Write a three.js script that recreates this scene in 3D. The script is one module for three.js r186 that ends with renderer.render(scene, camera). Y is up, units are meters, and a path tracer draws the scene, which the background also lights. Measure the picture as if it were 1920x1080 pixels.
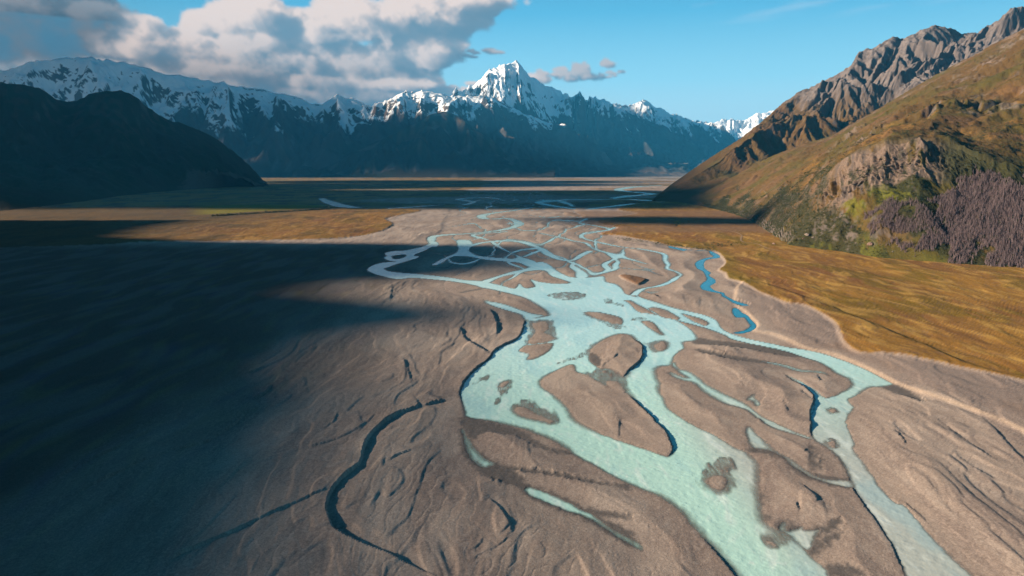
import * as THREE from 'three';
import { mergeGeometries } from 'three/addons/utils/BufferGeometryUtils.js';

// ------------------------------------------------------------------ camera, exposure, sun
const scene = new THREE.Scene();
const EYE = 120, FOCAL = 1280, PITCH = Math.atan(223 / FOCAL);      // metres over the riverbed; focal length in pixels of a 1920 x 1080 picture
const camera = new THREE.PerspectiveCamera(2 * Math.atan(540 / FOCAL) * 180 / Math.PI, 1920 / 1080, 1, 90000);
camera.position.set(0, EYE, 0);
camera.rotation.set(-PITCH, 0, 0);
scene.add(camera);
const renderer = new THREE.WebGLRenderer({ antialias: true });
renderer.toneMapping = THREE.LinearToneMapping;
const EXPOSURE = 2.9;
renderer.toneMappingExposure = EXPOSURE;
renderer.shadowMap.enabled = true;
const SUN_EL = 17 * Math.PI / 180, SUN_AZ = 3 * Math.PI / 180;     // low evening sun on the left, a little behind the camera
const SUN = new THREE.Vector3(-Math.cos(SUN_EL) * Math.cos(SUN_AZ), Math.sin(SUN_EL), Math.cos(SUN_EL) * Math.sin(SUN_AZ));
const sun = new THREE.DirectionalLight(new THREE.Color().setRGB(1.0, 0.82, 0.63), 5.0);
sun.position.copy(SUN).multiplyScalar(20000).add(new THREE.Vector3(0, 0, -9000));
sun.target.position.set(0, 0, -9000);
sun.castShadow = true; sun.shadow.radius = 4.2; sun.shadow.mapSize.set(4096, 4096);
Object.assign(sun.shadow.camera, { left: -20000, right: 20000, top: 16000, bottom: -16000, near: 10, far: 60000 });
scene.add(sun, sun.target);
scene.fog = new THREE.FogExp2(new THREE.Color().setRGB(0.06, 0.50, 1.0), 2.1e-5);

// ------------------------------------------------------------------ noise, seeded
let seed = 20417;
const rnd = () => { seed = (seed + 0x6D2B79F5) | 0; let t = Math.imul(seed ^ (seed >>> 15), 1 | seed); t = (t + Math.imul(t ^ (t >>> 7), 61 | t)) ^ t; return ((t ^ (t >>> 14)) >>> 0) / 4294967296; };
const PERM = new Uint8Array(512), GX = new Float32Array(256), GY = new Float32Array(256), GR = new Float32Array(256);
{ const p = [...Array(256).keys()]; for (let i = 255; i > 0; i--) { const j = Math.floor(rnd() * (i + 1)); [p[i], p[j]] = [p[j], p[i]]; }
  for (let i = 0; i < 512; i++) PERM[i] = p[i & 255];
  for (let i = 0; i < 256; i++) { const a = rnd() * Math.PI * 2; GX[i] = Math.cos(a); GY[i] = Math.sin(a); GR[i] = rnd() * 2 - 1; } }
function n2(x, y) {                                                  // gradient noise, about -1..1
  const xi = Math.floor(x), yi = Math.floor(y), fx = x - xi, fy = y - yi, X = xi & 255, Y = yi & 255;
  const u = fx * fx * fx * (fx * (fx * 6 - 15) + 10), v = fy * fy * fy * (fy * (fy * 6 - 15) + 10);
  const a = PERM[PERM[X] + Y], b = PERM[PERM[X + 1] + Y], c = PERM[PERM[X] + Y + 1], d = PERM[PERM[X + 1] + Y + 1];
  const p = GX[a] * fx + GY[a] * fy, q = GX[b] * (fx - 1) + GY[b] * fy, r = GX[c] * fx + GY[c] * (fy - 1), s = GX[d] * (fx - 1) + GY[d] * (fy - 1);
  return 1.5 * (p + u * (q - p) + v * (r + u * (s - r) - p - u * (q - p)));
}
function n3(x, y, z) {                                               // value noise, -1..1
  const xi = Math.floor(x), yi = Math.floor(y), zi = Math.floor(z); let fx = x - xi, fy = y - yi, fz = z - zi;
  fx = fx * fx * (3 - 2 * fx); fy = fy * fy * (3 - 2 * fy); fz = fz * fz * (3 - 2 * fz);
  const X = xi & 255, Y = yi & 255, Z = zi & 255, A = PERM[X] + Y, B = PERM[X + 1] + Y;
  const a = GR[PERM[PERM[A] + Z]], b = GR[PERM[PERM[B] + Z]], c = GR[PERM[PERM[A + 1] + Z]], d = GR[PERM[PERM[B + 1] + Z]];
  const e = GR[PERM[PERM[A] + Z + 1]], f = GR[PERM[PERM[B] + Z + 1]], g = GR[PERM[PERM[A + 1] + Z + 1]], h = GR[PERM[PERM[B + 1] + Z + 1]];
  const l = a + fx * (b - a), m = c + fx * (d - c), n = e + fx * (f - e), o = g + fx * (h - g), p = l + fy * (m - l), q = n + fy * (o - n);
  return p + fz * (q - p);
}
function fbm(x, y, oct = 4, gain = 0.5) { let s = 0, a = 1, t = 0; for (let i = 0; i < oct; i++) { s += a * n2(x + i * 17.3, y - i * 9.1); t += a; a *= gain; x *= 2.03; y *= 2.03; } return s / t; }
function ridged(x, y, oct = 4, gain = 0.5) { let s = 0, a = 1, t = 0, w = 1; for (let i = 0; i < oct; i++) { let n = 1 - Math.abs(n2(x + i * 31.7, y + i * 13.9)); n *= n; s += a * n * w; t += a; w = Math.min(1, n * 1.6); a *= gain; x *= 2.07; y *= 2.07; } return s / t; }
// gullies that run down the slope and branch: stripes laid along the contour direction (cx, cz), cell by cell
function stripes(x, z, cx, cz, out) {
  const xi = Math.floor(x), zi = Math.floor(z); let h = 0, dx = 0, dz = 0, wt = 0;
  for (let j = -1; j <= 1; j++) for (let i = -1; i <= 1; i++) {
    const k = PERM[(PERM[(xi + i) & 255] + ((zi + j) & 255)) & 511], px = x - xi - i - .5 - GX[k] * .42, pz = z - zi - j - .5 - GY[k] * .42, d = px * px + pz * pz; if (d > 2.6) continue;
    const w = Math.exp(-2.2 * d), m = (px * cx + pz * cz) * 6.2832; h += Math.cos(m) * w; const sn = -Math.sin(m) * w; dx += sn * (px + cx); dz += sn * (pz + cz); wt += w;
  }
  out[0] = h / wt; out[1] = dx / wt; out[2] = dz / wt;
}
const so = [0, 0, 0];
function eroded(x, z, gx, gz, wave, oct = 5, strength = 1.1, branch = .9) {   // gx, gz: the base slope; about -1..1
  const l = Math.hypot(gx, gz) || 1e-6, k = strength * Math.min(1, l * 2.2) / l; const cx = gz * k, cz = -gx * k; let h = 0, a = 1, t = 0, f = 1 / wave, ex = 0, ez = 0;
  for (let o = 0; o < oct; o++) { stripes(x * f + o * 37.1, z * f + o * 11.7, cx + ez * branch, cz - ex * branch, so); h += so[0] * a; ex += so[1] * a; ez += so[2] * a; t += a; a *= .5; f *= 2.03; }
  return h / t;
}
const clamp = (x, a = 0, b = 1) => x < a ? a : x > b ? b : x;
const ss = (a, b, x) => { x = clamp((x - a) / (b - a)); return x * x * (3 - 2 * x); };
const mix = (a, b, t) => a + (b - a) * t;
const mix3 = (o, c, t) => { o[0] += (c[0] - o[0]) * t; o[1] += (c[1] - o[1]) * t; o[2] += (c[2] - o[2]) * t; };

// ------------------------------------------------------------------ bearings: a direction measured on the photograph, laid on the ground or put at a distance
const CP = Math.cos(PITCH), SP = Math.sin(PITCH);
function bearing(px, py) { const X = (px - 960) / FOCAL, Y = (540 - py) / FOCAL; return [X, Y * CP - SP, -(CP + Y * SP)]; }
function onGround(px, py) { const d = bearing(px, py), t = EYE / Math.max(1e-4, -d[1]); return [d[0] * t, d[2] * t]; }
function atDepth(px, py, depth) { const d = bearing(px, py), t = depth / -d[2]; return [d[0] * t, EYE + d[1] * t, -depth]; }
function toPicture(x, y, z) { const Y = (y - EYE) * CP - z * SP, Z = -((y - EYE) * SP) * -1 * -1 - z * CP; return [960 + FOCAL * x / Z, 540 - FOCAL * Y / Z]; }

// ------------------------------------------------------------------ names and labels
const used = {};
function numbered(name) { const n = used[name] = (used[name] ?? -1) + 1; return n ? `${name}_${String(n).padStart(3, '0')}` : name; }
function tag(o, label, category, group, kind) { o.userData = { label, category }; if (group) o.userData.group = group; if (kind) o.userData.kind = kind; return o; }
function put(name, geometry, material, label, category, kind, group) {
  const m = new THREE.Mesh(geometry, material); m.name = numbered(name); m.castShadow = m.receiveShadow = true; tag(m, label, category, group, kind); scene.add(m); return m;
}

// ------------------------------------------------------------------ sky: evening air and cumulus over the left ranges
{
  const W = 4096, H = 2048, data = new Float32Array(W * H * 4), DEG = 180 / Math.PI;
  const stops = [[-90, .10, .14, .17], [-1, .5, .7, .8], [0, .84, .97, 1.0], [3, .72, .95, 1.0], [7, .38, .78, .97], [12, .135, .52, .80], [20, .03, .22, .41], [40, .006, .052, .125], [90, .002, .023, .062]];
  const air = el => { let i = 1; while (i < stops.length - 1 && stops[i][0] < el) i++; const a = stops[i - 1], b = stops[i], t = clamp((el - a[0]) / (b[0] - a[0])); return [mix(a[1], b[1], t), mix(a[2], b[2], t), mix(a[3], b[3], t)]; };
  const toSky = (px, py) => { const d = bearing(px, py), l = Math.hypot(...d); return [Math.atan2(d[0], -d[2]) * DEG, Math.asin(d[1] / l) * DEG]; };
  // puffs: bearing on the photograph, half width and half height in degrees, how deep in the shade of the others
  const puffs = [
    [262, 66, 2.6, 1.2, 0], [225, 95, 3.6, 1.2, 0], [335, 92, 4.2, 1.6, 0], [400, 48, 2.6, 1.2, 0], [470, 30, 3.2, 1.5, 0], [580, 55, 4.2, 1.7, 0], [500, 105, 7.0, 2.0, .2], [690, 42, 5.0, 2.1, 0], [800, 30, 5.0, 1.9, 0],
    [885, 8, 3.6, 1.2, 0], [650, 122, 7.5, 2.0, .35], [770, 100, 4.2, 1.9, .1], [610, 158, 6.0, 1.3, .25], [735, 160, 5.2, .9, 0], [850, 166, 1.9, .55, 0], [380, 132, 7.0, 1.6, .5], [300, 146, 6.5, 1.3, .62], [420, 158, 5.5, 1.1, .6], [560, 178, 6.0, 1.2, .5], [690, 182, 5.5, 1.0, .35], [800, 176, 3.5, .7, .2], [200, 128, 6.0, 1.2, .6], [60, 128, 5, .9, .35],
    [50, 10, 5.5, 1.7, .8], [60, 55, 6.0, 1.9, 1], [20, 92, 6.5, 1.5, 1], [135, 28, 2.6, 1.0, .8], [130, 78, 3.0, 1.2, .9], [110, 118, 5.0, .8, .3], [-150, 60, 9.0, 3.2, .8], [-420, -20, 10, 4, .7], [-60, -90, 8, 3.4, .6], [700, -110, 7, 2.2, .2], [900, -120, 6, 2, .2],
    [905, 98, 1.5, .42, .5], [1040, 143, 1.9, .6, .3], [1100, 132, 2.1, .66, .4], [985, 150, 1.3, .6, 0], [1150, 140, .8, .25, .4],
  ].flatMap(([px, py, rx, ry, sh]) => { const [a, b] = toSky(px, py); if (ry > .75) return [{ a, b, rx, ry, rz: Math.min(rx, 3.2), sh, f: .47 }];
    return Array.from({ length: 9 }, () => { const t = rnd() * 6.28, r = Math.sqrt(rnd()); return { a: a + rx * r * Math.cos(t), b: b + ry * r * Math.sin(t) * .8 + .12 * rx * r * Math.cos(t), rx: rx * (.22 + .3 * rnd()), ry: ry * (.4 + .5 * rnd()), rz: rx * .4, sh, f: 1.5 }; }); });
  const L = [-.93, .33, -.16];
  let near = [];
  const field = (a, b, c, oct) => {
    let e = -1, f = .47; for (const p of near) { const x = (a - p.a) / p.rx, y = (b - p.b) / (b < p.b ? p.ry * .8 : p.ry), z = c / p.rz, v = 1 - Math.sqrt(x * x + y * y + z * z); if (v > e) { e = v; f = p.f; } }
    if (e < -.55) return -1;
    let s = 0, w = .56; for (let i = 0; i < oct; i++) { s += w * n3(a * f + i * 7.7, b * f * 1.25 + 3, c * f + i * 2.3); f *= 2.1; w *= .53; }
    return e * 1.25 + s * .9 - .02;
  };
  const cloudAt = (a, b) => {
    near = puffs.filter(p => Math.abs(a - p.a) < p.rx * 2.2 && Math.abs(b - p.b) < p.ry * 2.2 + .5);
    if (!near.length) return null;
    let sh = 0, rel = 0, wsum = 1e-6; for (const p of near) { const v = Math.max(0, 1.35 - Math.hypot((a - p.a) / p.rx, (b - p.b) / p.ry)) ** 2; sh += p.sh * v; rel += clamp((b - p.b) / p.ry, -1.5, 1.5) * v; wsum += v; } sh /= wsum; rel /= wsum;
    let T = 1, lit = 0, amb = 0; const N = 26, dc = 6.6 / N, j = (((a * 977.1 + b * 613.7) % 1) + 1) % 1;
    for (let i = 0; i < N && T > .02; i++) {
      const c = -3.3 + (i + j) * dc, d = field(a, b, c, 6); if (d <= 0) continue;
      const tau = Math.min(d, .5) * 9.5 * dc, al = 1 - Math.exp(-tau);
      let l = 0; for (let k = 1; k <= 5; k++) { const s = k * k * .09; l += Math.max(0, Math.min(.5, field(a + L[0] * s, b + L[1] * s, c + L[2] * s, 4))) * s * .55; }
      lit += T * al * (.5 * Math.exp(-l * .9) + .5 * Math.exp(-l * 3.6)); amb += T * al; T *= 1 - al;
    }
    if (amb < 1e-4) return null;
    return { alpha: 1 - T, lit: lit / amb * (.45 + .55 * ss(-.9, .35, rel)), sh };
  };
  const LIT = [.95, .76, .665], SHADE = [.125, .235, .325], DARK = [.05, .095, .135];
  for (let y = 0; y < H; y++) {
    const el = (y + .5) / H * 180 - 90, c0 = air(el);
    for (let x = 0; x < W; x++) {
      const th = ((x + .5) / W - .5) * 360; let az = th + 90; if (az > 180) az -= 360;      // 0 where the camera looks, positive to the right
      const o = (y * W + x) * 4; let r = c0[0], g = c0[1], b = c0[2];
      if (el > 0 && el < 60) { const k = .80 + .2 * ss(-34, -4, az) ; if (Math.abs(az) < 70) { const kk = mix(1, k, 1 - ss(45, 70, Math.abs(az))); r *= kk; g *= kk; b *= kk; } }
      if (el > 0 && el < 24 && az > -62 && az < 24) {
        const c = cloudAt(az, el);
        if (c) { const lit = clamp(c.lit * 1.35) ** 1.5 * (1 - .95 * c.sh), al = c.alpha;
          const s = [mix(SHADE[0], DARK[0], c.sh), mix(SHADE[1], DARK[1], c.sh), mix(SHADE[2], DARK[2], c.sh)];
          r = mix(r, mix(s[0], LIT[0], lit), al); g = mix(g, mix(s[1], LIT[1], lit), al); b = mix(b, mix(s[2], LIT[2], lit), al); }
      }
      if (el > 9 && el < 30 && az > 14 && az < 60) {                                          // thin high streaks
        const s = ss(.05, .75, fbm(az * .09 + el * .22, el * 1.1 - az * .10 + 4, 4)) * ss(9.5, 12, el) * .35; r = mix(r, .62, s); g = mix(g, .74, s); b = mix(b, .84, s);
      }
      data[o] = r / EXPOSURE; data[o + 1] = g / EXPOSURE; data[o + 2] = b / EXPOSURE; data[o + 3] = 1;
    }
  }
  const sky = new THREE.DataTexture(data, W, H, THREE.RGBAFormat, THREE.FloatType);
  sky.mapping = THREE.EquirectangularReflectionMapping; sky.magFilter = sky.minFilter = THREE.LinearFilter; sky.needsUpdate = true;
  scene.background = sky; scene.environment = sky;
}

// ------------------------------------------------------------------ the valley floor: one fan of vertices, fine near the camera and coarse far away, all on the real ground
const PX = [], PY = [];
for (let x = -420; x <= 2340; x += (x < 100 || x > 1990) ? 5 : 2.15) PX.push(x);
for (let y = 1180; y > 560; y -= 2.0) PY.push(y);
for (let y = 560; y > 400; y -= 1.1) PY.push(y);
for (let y = 400; y > 340; y -= 1.0) PY.push(y);
for (let y = 340; y > 319.2; y -= .45) PY.push(y);
const NX = PX.length, NY = PY.length, NV = NX * NY;
const VX = new Float32Array(NV), VZ = new Float32Array(NV);
for (let j = 0; j < NY; j++) for (let i = 0; i < NX; i++) { const g = onGround(PX[i], PY[j]); VX[j * NX + i] = g[0]; VZ[j * NX + i] = g[1]; }
const lowIndex = (a, v, up) => { let lo = 0, hi = a.length; while (lo < hi) { const m = (lo + hi) >> 1; if (up ? a[m] < v : a[m] > v) lo = m + 1; else hi = m; } return lo; };

function smooth(pts, closed, step = 4) {                              // Catmull-Rom through [x, y] points
  const n = pts.length, out = [];
  for (let i = 0; i < (closed ? n : n - 1); i++) {
    const g = k => pts[closed ? (k + n) % n : clamp(k, 0, n - 1)], a = g(i - 1), b = g(i), c = g(i + 1), d = g(i + 2);
    const m = Math.max(1, Math.min(8, Math.round(Math.hypot(c[0] - b[0], c[1] - b[1]) / step)));
    for (let k = 0; k < m; k++) { const t = k / m, t2 = t * t, t3 = t2 * t; out.push([0, 1].map(e => .5 * (2 * b[e] + (c[e] - a[e]) * t + (2 * a[e] - 5 * b[e] + 4 * c[e] - d[e]) * t2 + (3 * b[e] - a[e] - 3 * c[e] + d[e]) * t3))); }
  }
  if (!closed) out.push(pts[n - 1]);
  return out;
}
const pairs = (list, ox = 0, oy = 0, s = 1) => { const o = []; for (let i = 0; i < list.length; i += 2) o.push([ox + list[i] / s, oy + list[i + 1] / s]); return o; };
// distance in metres from every vertex to a line on the ground, as far as `reach`; calls hit(vertex, distance, side, how far along)
function nearLine(pts, closed, reach, hit) {
  const P = pts.map(p => onGround(p[0], p[1])), n = P.length, best = new Map();
  let total = 0; const at = [0]; for (let i = 1; i < n; i++) at.push(total += Math.hypot(P[i][0] - P[i - 1][0], P[i][1] - P[i - 1][1]));
  for (let k = 0; k < (closed ? n : n - 1); k++) {
    const a = P[k], b = P[(k + 1) % n], dx = b[0] - a[0], dz = b[1] - a[1], ll = dx * dx + dz * dz || 1e-9;
    const depth = Math.max(120, -Math.max(a[1], b[1])), R = Math.max(reach, depth * .012);
    const qx = R * FOCAL / depth * 1.15 + 3, ya = Math.min(pts[k][1], pts[(k + 1) % n][1]), yb = Math.max(pts[k][1], pts[(k + 1) % n][1]), qy = R * FOCAL * EYE / (depth * depth) * 1.3 + 3;
    const xa = Math.min(pts[k][0], pts[(k + 1) % n][0]) - qx, xb = Math.max(pts[k][0], pts[(k + 1) % n][0]) + qx;
    const i0 = lowIndex(PX, xa, true), i1 = lowIndex(PX, xb, true), j0 = lowIndex(PY, yb + qy, false), j1 = lowIndex(PY, ya - qy, false);
    for (let j = j0; j < j1; j++) for (let i = i0; i < i1; i++) {
      const v = j * NX + i, x = VX[v] - a[0], z = VZ[v] - a[1], t = clamp((x * dx + z * dz) / ll), ex = x - dx * t, ez = z - dz * t, d2 = ex * ex + ez * ez;
      if (d2 > R * R) continue;
      const old = best.get(v); if (old && old[0] <= d2) continue;
      best.set(v, [d2, Math.sign(ez * dx - ex * dz) || 1, total ? (at[k] + Math.sqrt(ll) * t) / total : 0]);
    }
  }
  for (const [v, [d2, side, u]] of best) hit(v, Math.sqrt(d2), side, u);
}
function inside(pts) {                                                // marks of the vertices inside a closed outline
  const mark = new Uint8Array(NV);
  for (let j = 0; j < NY; j++) {
    const y = PY[j] + 1e-4, xs = [];
    for (let k = 0, n = pts.length; k < n; k++) { const a = pts[k], b = pts[(k + 1) % n]; if ((a[1] > y) !== (b[1] > y)) xs.push(a[0] + (y - a[1]) / (b[1] - a[1]) * (b[0] - a[0])); }
    xs.sort((p, q) => p - q);
    for (let k = 0; k + 1 < xs.length; k += 2) for (let i = lowIndex(PX, xs[k], true), e = lowIndex(PX, xs[k + 1], true); i < e; i++) mark[j * NX + i] = 1;
  }
  return mark;
}
const FARAWAY = 40;
function signed(field, pts, sign, reach = 26) {                        // joins (sign 1) or takes away (sign -1) an outline; positive inside
  const mark = inside(pts), d = new Float32Array(NV).fill(FARAWAY);
  nearLine(pts, true, reach, (v, dist) => { d[v] = Math.min(dist, FARAWAY); });
  for (let v = 0; v < NV; v++) { if (!mark[v] && d[v] >= FARAWAY) continue; const s = mark[v] ? d[v] : -d[v]; field[v] = sign > 0 ? Math.max(field[v], s) : Math.min(field[v], -s); }
}
const outline = (list, ox, oy, s) => smooth(pairs(list, ox, oy, s), true);
function ribbon(list, ox, oy, s, widths) {                             // the outline of a stream of given width in metres, as picture points
  const c = smooth(pairs(list, ox, oy, s), false), L = [], R = [];
  for (let i = 0; i < c.length; i++) {
    const g = onGround(c[i][0], c[i][1]), a = onGround(...c[Math.max(0, i - 1)]), b = onGround(...c[Math.min(c.length - 1, i + 1)]);
    const t = i / (c.length - 1), f = t * (widths.length - 1), k = Math.min(widths.length - 2, Math.floor(f)), w = .5 * mix(widths[k], widths[k + 1], f - k) * (1 + .25 * n2(i * .35, list[0]));
    const dx = b[0] - a[0], dz = b[1] - a[1], l = Math.hypot(dx, dz) || 1;
    L.push(toPicture(g[0] - dz / l * w, 0, g[1] + dx / l * w)); R.push(toPicture(g[0] + dz / l * w, 0, g[1] - dx / l * w));
  }
  return L.concat(R.reverse());
}

// ---- outlines of the water, traced on the ground plane
const river = new Float32Array(NV).fill(-FARAWAY), clear = new Float32Array(NV).fill(-FARAWAY), shoal = new Float32Array(NV).fill(-FARAWAY), wet = new Float32Array(NV).fill(-FARAWAY);
const W = (...a) => signed(river, outline(...a), 1), I = (...a) => signed(river, outline(...a), -1), RB = (l, ox, oy, s, w) => signed(river, ribbon(l, ox, oy, s, w), 1);
const SH = (...a) => signed(shoal, outline(...a), 1), WET = (...a) => signed(wet, outline(...a), 1), BL = (...a) => signed(clear, outline(...a), 1);
// main river, left bank from the bottom upward, the pool's upper shore, then down the right bank
W([1420,1130, 1380,1080, 1345,1038, 1313,1003, 1273,958, 1240,933, 1190,912, 1133,883, 1070,848, 1027,823, 985,806, 950,797, 915,789, 876,782, 872,772, 866,752, 863,738, 868,722, 878,707, 895,690, 912,678, 922,669, 923,664, 932,657, 945,648, 962,641, 973,632, 981,618, 985,602, 984,596, 1000,596, 1020,593, 1027,591, 1024,584, 1010,574, 985,560, 960,552, 923,543, 895,537, 898,528, 930,518, 960,509, 985,503, 1000,494, 1017,491, 1033,498, 1047,508, 1063,517, 1077,520, 1103,520, 1133,518, 1138,528, 1157,533, 1168,542, 1172,550, 1190,556, 1207,560, 1225,572, 1245,588, 1273,603, 1292,615, 1303,625, 1308,637, 1282,642, 1284,652, 1275,658, 1263,670, 1262,677, 1258,685, 1237,688, 1230,697, 1235,712, 1240,720, 1237,732, 1245,747, 1251,765, 1267,777, 1300,797, 1347,820, 1380,840, 1400,847, 1415,860, 1425,876, 1424,902, 1423,925, 1428,945, 1432,972, 1443,985, 1457,993, 1473,1000, 1510,1032, 1527,1048, 1548,1067, 1557,1080, 1600,1130]);
// right branch
W([1190,553, 1207,559, 1243,570, 1265,577, 1290,583, 1307,587, 1328,593, 1345,602, 1353,615, 1370,625, 1403,635, 1440,643, 1483,652, 1517,657, 1550,665, 1600,683, 1633,697, 1667,715, 1677,721, 1650,726, 1633,727, 1600,745, 1590,750, 1598,760, 1602,764, 1588,788, 1593,807, 1605,835, 1600,843, 1620,867, 1635,887, 1657,922, 1680,943, 1697,947, 1730,987, 1780,1040, 1823,1080, 1870,1130, 1740,1130, 1700,1080, 1680,1040, 1667,1013, 1640,973, 1603,923, 1600,910, 1593,900, 1580,870, 1563,850, 1540,833, 1523,820, 1521,803, 1521,780, 1527,760, 1528,747, 1538,745, 1550,746, 1567,741, 1583,732, 1595,723, 1590,710, 1582,707, 1563,697, 1555,690, 1533,678, 1507,670, 1467,657, 1400,643, 1370,635, 1360,629, 1337,620, 1312,612, 1290,606, 1270,600, 1240,585, 1215,574]);
// left arm and the upper channels
W([800,135, 860,150, 850,190, 780,200, 700,240, 620,270, 580,296, 640,305, 600,330, 560,340, 470,370, 370,400, 300,425, 245,442, 300,470, 420,485, 600,500, 800,520, 1000,545, 1150,568, 1310,578, 1480,600, 1500,660, 1300,640, 1150,610, 950,580, 750,560, 560,545, 420,560, 300,550, 150,510, 80,480, 45,455, 80,420, 170,385, 270,370, 360,365, 280,350, 220,320, 260,300, 240,270, 330,245, 480,235, 640,200, 720,170], 680, 430, 6);
I([335,300, 470,283, 490,298, 420,330, 350,330], 680, 430, 6);
W([1060,120, 1220,130, 1235,190, 1205,240, 1280,290, 1400,308, 1560,322, 1690,330, 1720,305, 1640,262, 1560,222, 1450,165, 1430,140, 1480,140, 1600,220, 1700,270, 1800,310, 1920,350, 2010,400, 2120,430, 2080,470, 1960,470, 1840,415, 1760,378, 1620,362, 1450,348, 1300,330, 1180,305, 1050,302, 980,325, 900,375, 850,398, 770,402, 850,350, 960,300, 1040,260, 1070,200], 680, 430, 6);
I([830,0, 1100,0, 1100,1, 830,1], 680, 400, 6);
W([640,420, 690,360, 725,345, 705,400, 770,440, 850,490, 870,540, 720,545, 705,480], 960, 430, 6);
RB([1370,745, 1400,715, 1480,668, 1640,640, 1760,600, 1860,540, 1900,510, 1850,478, 1745,440, 1760,400, 1725,350, 1720,290, 1640,258, 1450,222, 1300,207, 1130,180, 1000,150, 830,110, 780,65, 900,40, 1080,5, 1200,-40], 960, 430, 6, [9, 7, 7, 9, 7, 8, 10, 8]);
RB([1210,312, 1100,270, 940,232, 880,190, 830,155, 690,130, 560,95, 300,40], 960, 430, 6, [8, 6, 7, 7, 8]);
RB([1210,312, 1110,355, 1040,400, 1085,450, 1040,480, 960,500], 960, 430, 6, [8, 8, 9, 11, 9]);
RB([890,240, 780,290, 690,345, 560,342, 430,290, 330,222, 230,180, 100,140, -100,130, -330,150, -470,190], 960, 430, 6, [11, 10, 11, 14, 15, 20, 24, 16, 10]);
RB([130,310, 230,270, 330,232], 960, 430, 6, [9, 9]);
RB([330,440, 330,405, 400,392, 500,386, 620,376, 740,360, 820,330, 760,300, 640,302, 610,282, 700,265, 780,255, 840,246, 900,236], 700, 310, 3, [14, 22, 16, 12, 18, 24, 20, 26, 20, 18, 14]);
RB([640,418, 560,395, 600,385, 760,372], 700, 310, 3, [10, 14, 10]);
RB([1170,410, 1190,380, 1330,362, 1250,340, 1160,325, 1200,300], 700, 310, 3, [9, 11, 10, 9]);
RB([1140,246, 1000,226, 930,208, 1020,196, 1110,222, 1120,232], 700, 310, 3, [20, 34, 36, 40, 16]);
RB([960,208, 1100,192, 1300,192, 1450,192, 1640,208, 1480,216, 1330,232, 1200,248], 700, 310, 3, [26, 44, 50, 60, 46, 30, 26]);
RB([1340,186, 1450,172, 1560,160, 1420,146, 1380,136, 1480,120, 1640,112], 700, 310, 3, [40, 70, 60, 60, 80, 60]);
RB([1690,330, 1720,318, 1710,345, 1780,350], 700, 310, 3, [6, 8, 6]);
RB([1480,350, 1400,338, 1300,334], 700, 310, 3, [6, 8, 6]);
RB([500,225, 560,206, 480,190, 620,180, 700,188], 700, 310, 3, [16, 40, 30, 40]);
RB([600,372, 640,386, 700,392, 830,384], 1, 0, 1, [30, 60, 60, 20]);
// sand bars and islands
I([921,530, 940,520, 960,515, 990,509, 1017,507, 1030,515, 1035,518, 1053,524, 1067,530, 1050,532, 1030,531, 1010,528, 994,524, 1003,537, 985,540, 974,531, 965,541, 945,536, 925,531]);
I([1260,800, 1330,800, 1400,840, 1500,890, 1620,960, 1560,950, 1430,930, 1370,880, 1320,830], 960, 430, 6);
I([1540,890, 1620,880, 1750,920, 1890,1000, 1870,1015, 1700,990, 1620,940], 960, 430, 6);
I([1098,586, 1118,585, 1140,589, 1162,595, 1168,603, 1165,608, 1150,606, 1128,600, 1112,594]);
I([500,200, 560,188, 610,200, 650,230, 700,300, 730,348, 640,300, 560,250], 1120, 570, 6);
I([955,110, 1040,130, 1120,150, 1180,170, 1250,210, 1220,245, 1150,220, 1090,200, 1040,170], 1120, 570, 6);
I([640,460, 700,430, 740,415, 780,445, 785,475, 760,510, 700,530, 650,500], 1120, 570, 6);
I([915,200, 930,160, 1000,110, 1080,80, 1140,85, 1180,120, 1210,140, 1222,175, 1215,215, 1180,255, 1140,285, 1108,320, 1070,290, 1020,270, 985,275, 940,250, 915,225], 800, 600, 3);
I([640,345, 680,310, 760,270, 810,250, 835,260, 840,290, 900,310, 990,360, 1060,395, 1120,410, 1150,430, 1200,480, 1260,540, 1310,590, 1350,630, 1375,690, 1390,730, 1360,770, 1300,750, 1180,710, 1060,670, 960,630, 890,595, 830,555, 800,500, 750,450, 700,410, 650,380], 800, 600, 3);
I([1010,345, 1060,345, 1095,370, 1112,405, 1060,395, 1015,365], 800, 600, 3);
I([490,505, 520,487, 570,500, 620,530, 660,545, 710,570, 690,578, 640,565, 580,555, 520,535], 800, 600, 3);
I([590,785, 640,758, 690,745, 650,800, 600,820], 840, 590, 6);
I([1575,905, 1605,880, 1660,878, 1690,900, 1680,940, 1640,955, 1595,938], 800, 600, 3);
I([800,405, 870,350, 1000,335, 1175,325, 1140,400, 1050,460, 960,500, 890,505, 920,450, 870,430], 840, 590, 6);
I([950,100, 1060,80, 1120,90, 1130,160, 1080,200, 1190,262, 1100,308, 900,328, 900,300, 960,230, 985,180], 840, 590, 6);
I([1165,60, 1200,40, 1245,40, 1260,65, 1210,85], 1360, 760, 6);
I([1160,420, 1230,400, 1235,440, 1220,470, 1190,455], 1360, 760, 6);
I([740,310, 950,350, 1100,420, 1270,530, 1150,508, 1000,458, 850,375], 860, 760, 6);
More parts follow.
